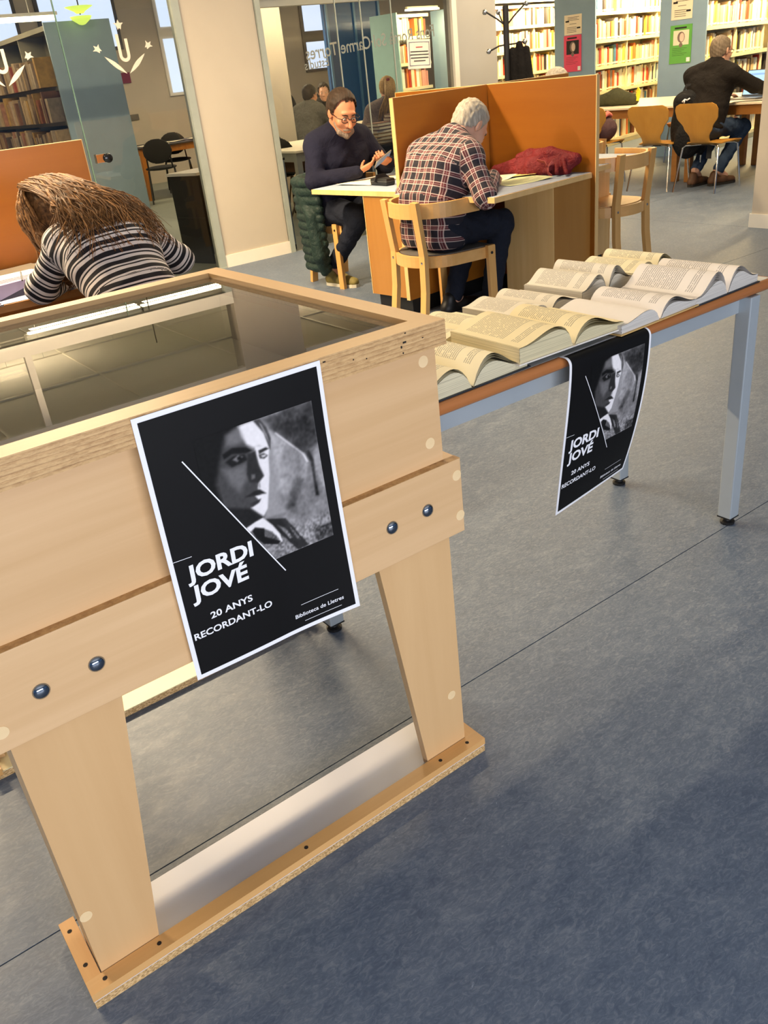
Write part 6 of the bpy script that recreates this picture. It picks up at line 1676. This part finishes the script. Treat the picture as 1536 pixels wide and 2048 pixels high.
s = SDF(); s.chain([(0, -0.13, 0.10), (0, 0.14, 0.10)], [0.10, 0.10], 0.02); s.chain([(0, -0.10, 0.2), (0, 0.06, 0.22)], [0.06, 0.07], 0.05); s.cut((0, 0, 0), (0, 0, -1)); sdf_obj('bag_body', s, 0.012, MATS['pack_black'], t)
b = MB(); b.bar([(-0.02, -0.08, 0.25), (-0.02, -0.02, 0.31), (-0.02, 0.05, 0.27)], 0.02, 0.008, up=(1, 0, 0)); b.build('handle', M_black, t)

# ------------------------------------------------------------------ behind the glass
t = thing('black_cabinet', 'low black cabinet with a white top behind the glass door', 'cabinet', (3.40, 7.26, 0), R_(-72))
BX('body', (-0.22, -0.20, 0.05), (0.14, 0.16, 0.735), M_black, t); BX('plinth', (-0.20, -0.18, 0), (0.12, 0.15, 0.05), M_black, t); BX('top', (-0.235, -0.215, 0.735), (0.145, 0.17, 0.757), M_trimw, t)
b = MB(); b.box((-0.22, -0.203, 0.39), (0.14, -0.199, 0.394)); b.build('drawer_gap', plain('gap_grey', (46, 46, 48), 0.6), t)
def black_chair(label, loc, rz):
    t = thing('black_chair', label, 'chair', loc, rz)
    s = SDF(); s.ell((0, 0.0, 0.455), (0.225, 0.21, 0.032), None, 0.02); sdf_obj('seat', s, 0.012, plain('chair_cloth', (26, 25, 24), 0.85), t)
    s = SDF(); s.ell((0, -0.225, 0.685), (0.205, 0.026, 0.165), rot(0, 0, 0), 0.02); o = sdf_obj('backrest', s, 0.012, MATS['chair_cloth'], t)
    for sx in (-1, 1):
        b = MB(); b.tube([(sx*0.20, -0.29, 0.0), (sx*0.185, -0.06, 0.42), (sx*0.18, 0.10, 0.43)], 0.011, 8); b.build('rear_leg', M_black, t, smooth=True)
        b = MB(); b.tube([(sx*0.215, 0.27, 0.0), (sx*0.185, 0.05, 0.425), (sx*0.17, -0.20, 0.46), (sx*0.165, -0.245, 0.60)], 0.011, 8); b.build('front_leg', M_black, t, smooth=True)
    return t
black_chair('black office chair with its back to the glass door', (5.20, 12.45, 0), R_(-25))
black_chair('black office chair turned sideways at the far side of the paper strewn table', (5.95, 13.55, 0), R_(160))
W_tab2 = wood('table_orange', (176, 104, 30), (200, 128, 48), 'Z', 1, 0.4)
long_table('dark topped wooden table strewn with papers behind the glass door', 5.05, 6.7, 12.75, 13.7, W_tab2, plain('table_dark', (52, 46, 42), 0.4))
for k, (x, y, rz, w, d, m, l) in enumerate(((5.35, 12.95, 0.3, 0.30, 0.42, M_paper, 'cream papers at the near corner of the paper strewn table'), (5.75, 13.15, -0.2, 0.42, 0.30, M_paper, 'open white sheets in the middle of the paper strewn table'),
        (6.05, 12.95, 0.5, 0.30, 0.22, plain('folder_maroon', (96, 40, 36), 0.6), 'maroon folder lying on the paper strewn table'), (6.3, 13.2, 0.1, 0.42, 0.3, M_paper, 'white sheets at the far end of the paper strewn table'))):
    sheet(l, (x, y, 0.737), rz, w, d, m, 0.02, seed=30+k)
black_chair('black office chair seen edge on between the pillar and the bearded man', (4.62, 7.46, 0), R_(82))
black_chair('black office chair behind the white table by the front pillar', (5.45, 9.5, 0), R_(175))
black_chair('black office chair half hidden by the front pillar', (4.95, 8.75, 0), R_(-20))
t = long_table('white table with a paper stack beneath it by the front pillar', 4.72, 6.1, 7.86, 9.3, M_alu, plain('table_white', (232, 226, 210), 0.4))
M_stack = edge_mat('stack_white', (236, 232, 222))
for k in range(9):
    t = thing('paper_ream', 'ream of white paper in the tall stack under the white table', 'paper', (5.32+0.012*math.sin(k*2.3), 8.22+0.012*math.cos(k*1.7), 0.205+0.056*k), 0.05*math.sin(k*3), 'reams stacked under the white table')
    BX('ream', (-0.15, -0.11, 0), (0.15, 0.11, 0.055), M_stack, t, ch=0.003)
t = thing('low_box', 'plain grey box carrying the paper reams under the white table', 'box', (5.32, 8.22, 0)); BX('box', (-0.2, -0.15, 0), (0.2, 0.15, 0.2), M_alu, t, ch=0.004)
t = thing('cardboard_box', 'brown cardboard box under the white table', 'box', (5.05, 8.35, 0.50)); BX('carton', (-0.12, -0.14, 0.0), (0.12, 0.14, 0.21), plain('cardboard', (120, 84, 56), 0.8), t, ch=0.003); BX('shelf_bracket', (-0.13, -0.15, -0.012), (0.13, 0.15, 0.0), M_black, t)
t = thing('room_divider', 'grey blue edge of a standing panel just behind the front pillar', 'panel', (3.99, 6.93, 0)); BX('panel', (-0.025, -0.02, 0.04), (0.03, 0.5, 0.755), plain('panel_greyblue', (142, 156, 170), 0.4), t); BX('foot', (-0.025, -0.02, 0.0), (0.03, 0.5, 0.04), M_black, t); BX('cap', (-0.03, -0.025, 0.755), (0.035, 0.505, 0.775), M_black, t)
# low table of old books before the ponytailed woman
long_table('low dark table piled with old books inside the glazed room', 5.0, 6.2, 7.05, 7.6, plain('table_black', (28, 24, 22), 0.5), MATS['table_dark'], 0.73)
r6 = random.Random(3); OB = [(140, 98, 66), (176, 142, 98), (112, 74, 52), (150, 116, 84), (92, 64, 50)]
CN = ['brown', 'tan', 'dark brown', 'pale brown', 'umber']
for sx, n, x0 in ((0, 8, 5.56), (1, 6, 5.33)):
    for k in range(n):
        ci = r6.randrange(5)
        t = thing('old_book', ['', ''][0] + ('old leather book in the tall pile nearest the carrel partition' if sx == 0 else 'old leather book in the lower pile behind the shoulder of the bearded man'), 'book', (x0+r6.uniform(-.012, .012), 7.22+r6.uniform(-.012, .012), 0.732+0.0305*k), r6.uniform(-.25, .25), 'books in the tall pile' if sx == 0 else 'books in the lower pile')
        BX('cover', (-0.12, -0.085, 0), (0.12, 0.085, 0.0035), plain('old_cover%d' % ci, OB[ci], 0.7), t); BX('cover', (-0.12, -0.085, 0.0265), (0.12, 0.085, 0.030), MATS['old_cover%d' % ci], t)
        BX('page_block', (-0.114, -0.079, 0.0035), (0.114, 0.085, 0.0265), MATS['paper_edge'], t)
long_table('pale table where the young man in the hood sits', 7.0, 8.3, 10.35, 11.3)
t = thing('orange_backpack', 'orange and black backpack on a chair beside the white wall beyond the glass', 'backpack', (6.78, 11.35, 0.45), R_(150))
s = SDF(); s.ell((0, 0, 0.38), (0.16, 0.12, 0.42), None, 0.03); s.cut((0, 0, 0), (0, 0, -1)); sdf_obj('pack_body', s, 0.014, MATS['pack_black'], t)
b = MB(); b.bar([(0.03, -0.13, 0.1), (0.05, -0.14, 0.4), (0.02, -0.12, 0.7)], 0.10, 0.02, up=(0, 1, 0)); b.build('orange_panel', plain('pack_orange', (226, 100, 40), 0.6), t)
# recycling notices and coloured squares on the strip of wall beside the slate end panel
for z0, z1, m, l in ((1.62, 1.78, plain('square_maroon', (120, 28, 60), 0.6), 'maroon square card on the wall strip beside the slate panel'), (1.05, 1.14, plain('square_slate', (100, 96, 90), 0.6), 'slate grey card low on the wall strip beside the slate panel')):
    t = thing('wall_card', l, 'card', (6.05, 15.385, z0)); BX('card', (-0.16, -0.012, 0), (0.16, 0.0, z1-z0), m, t)
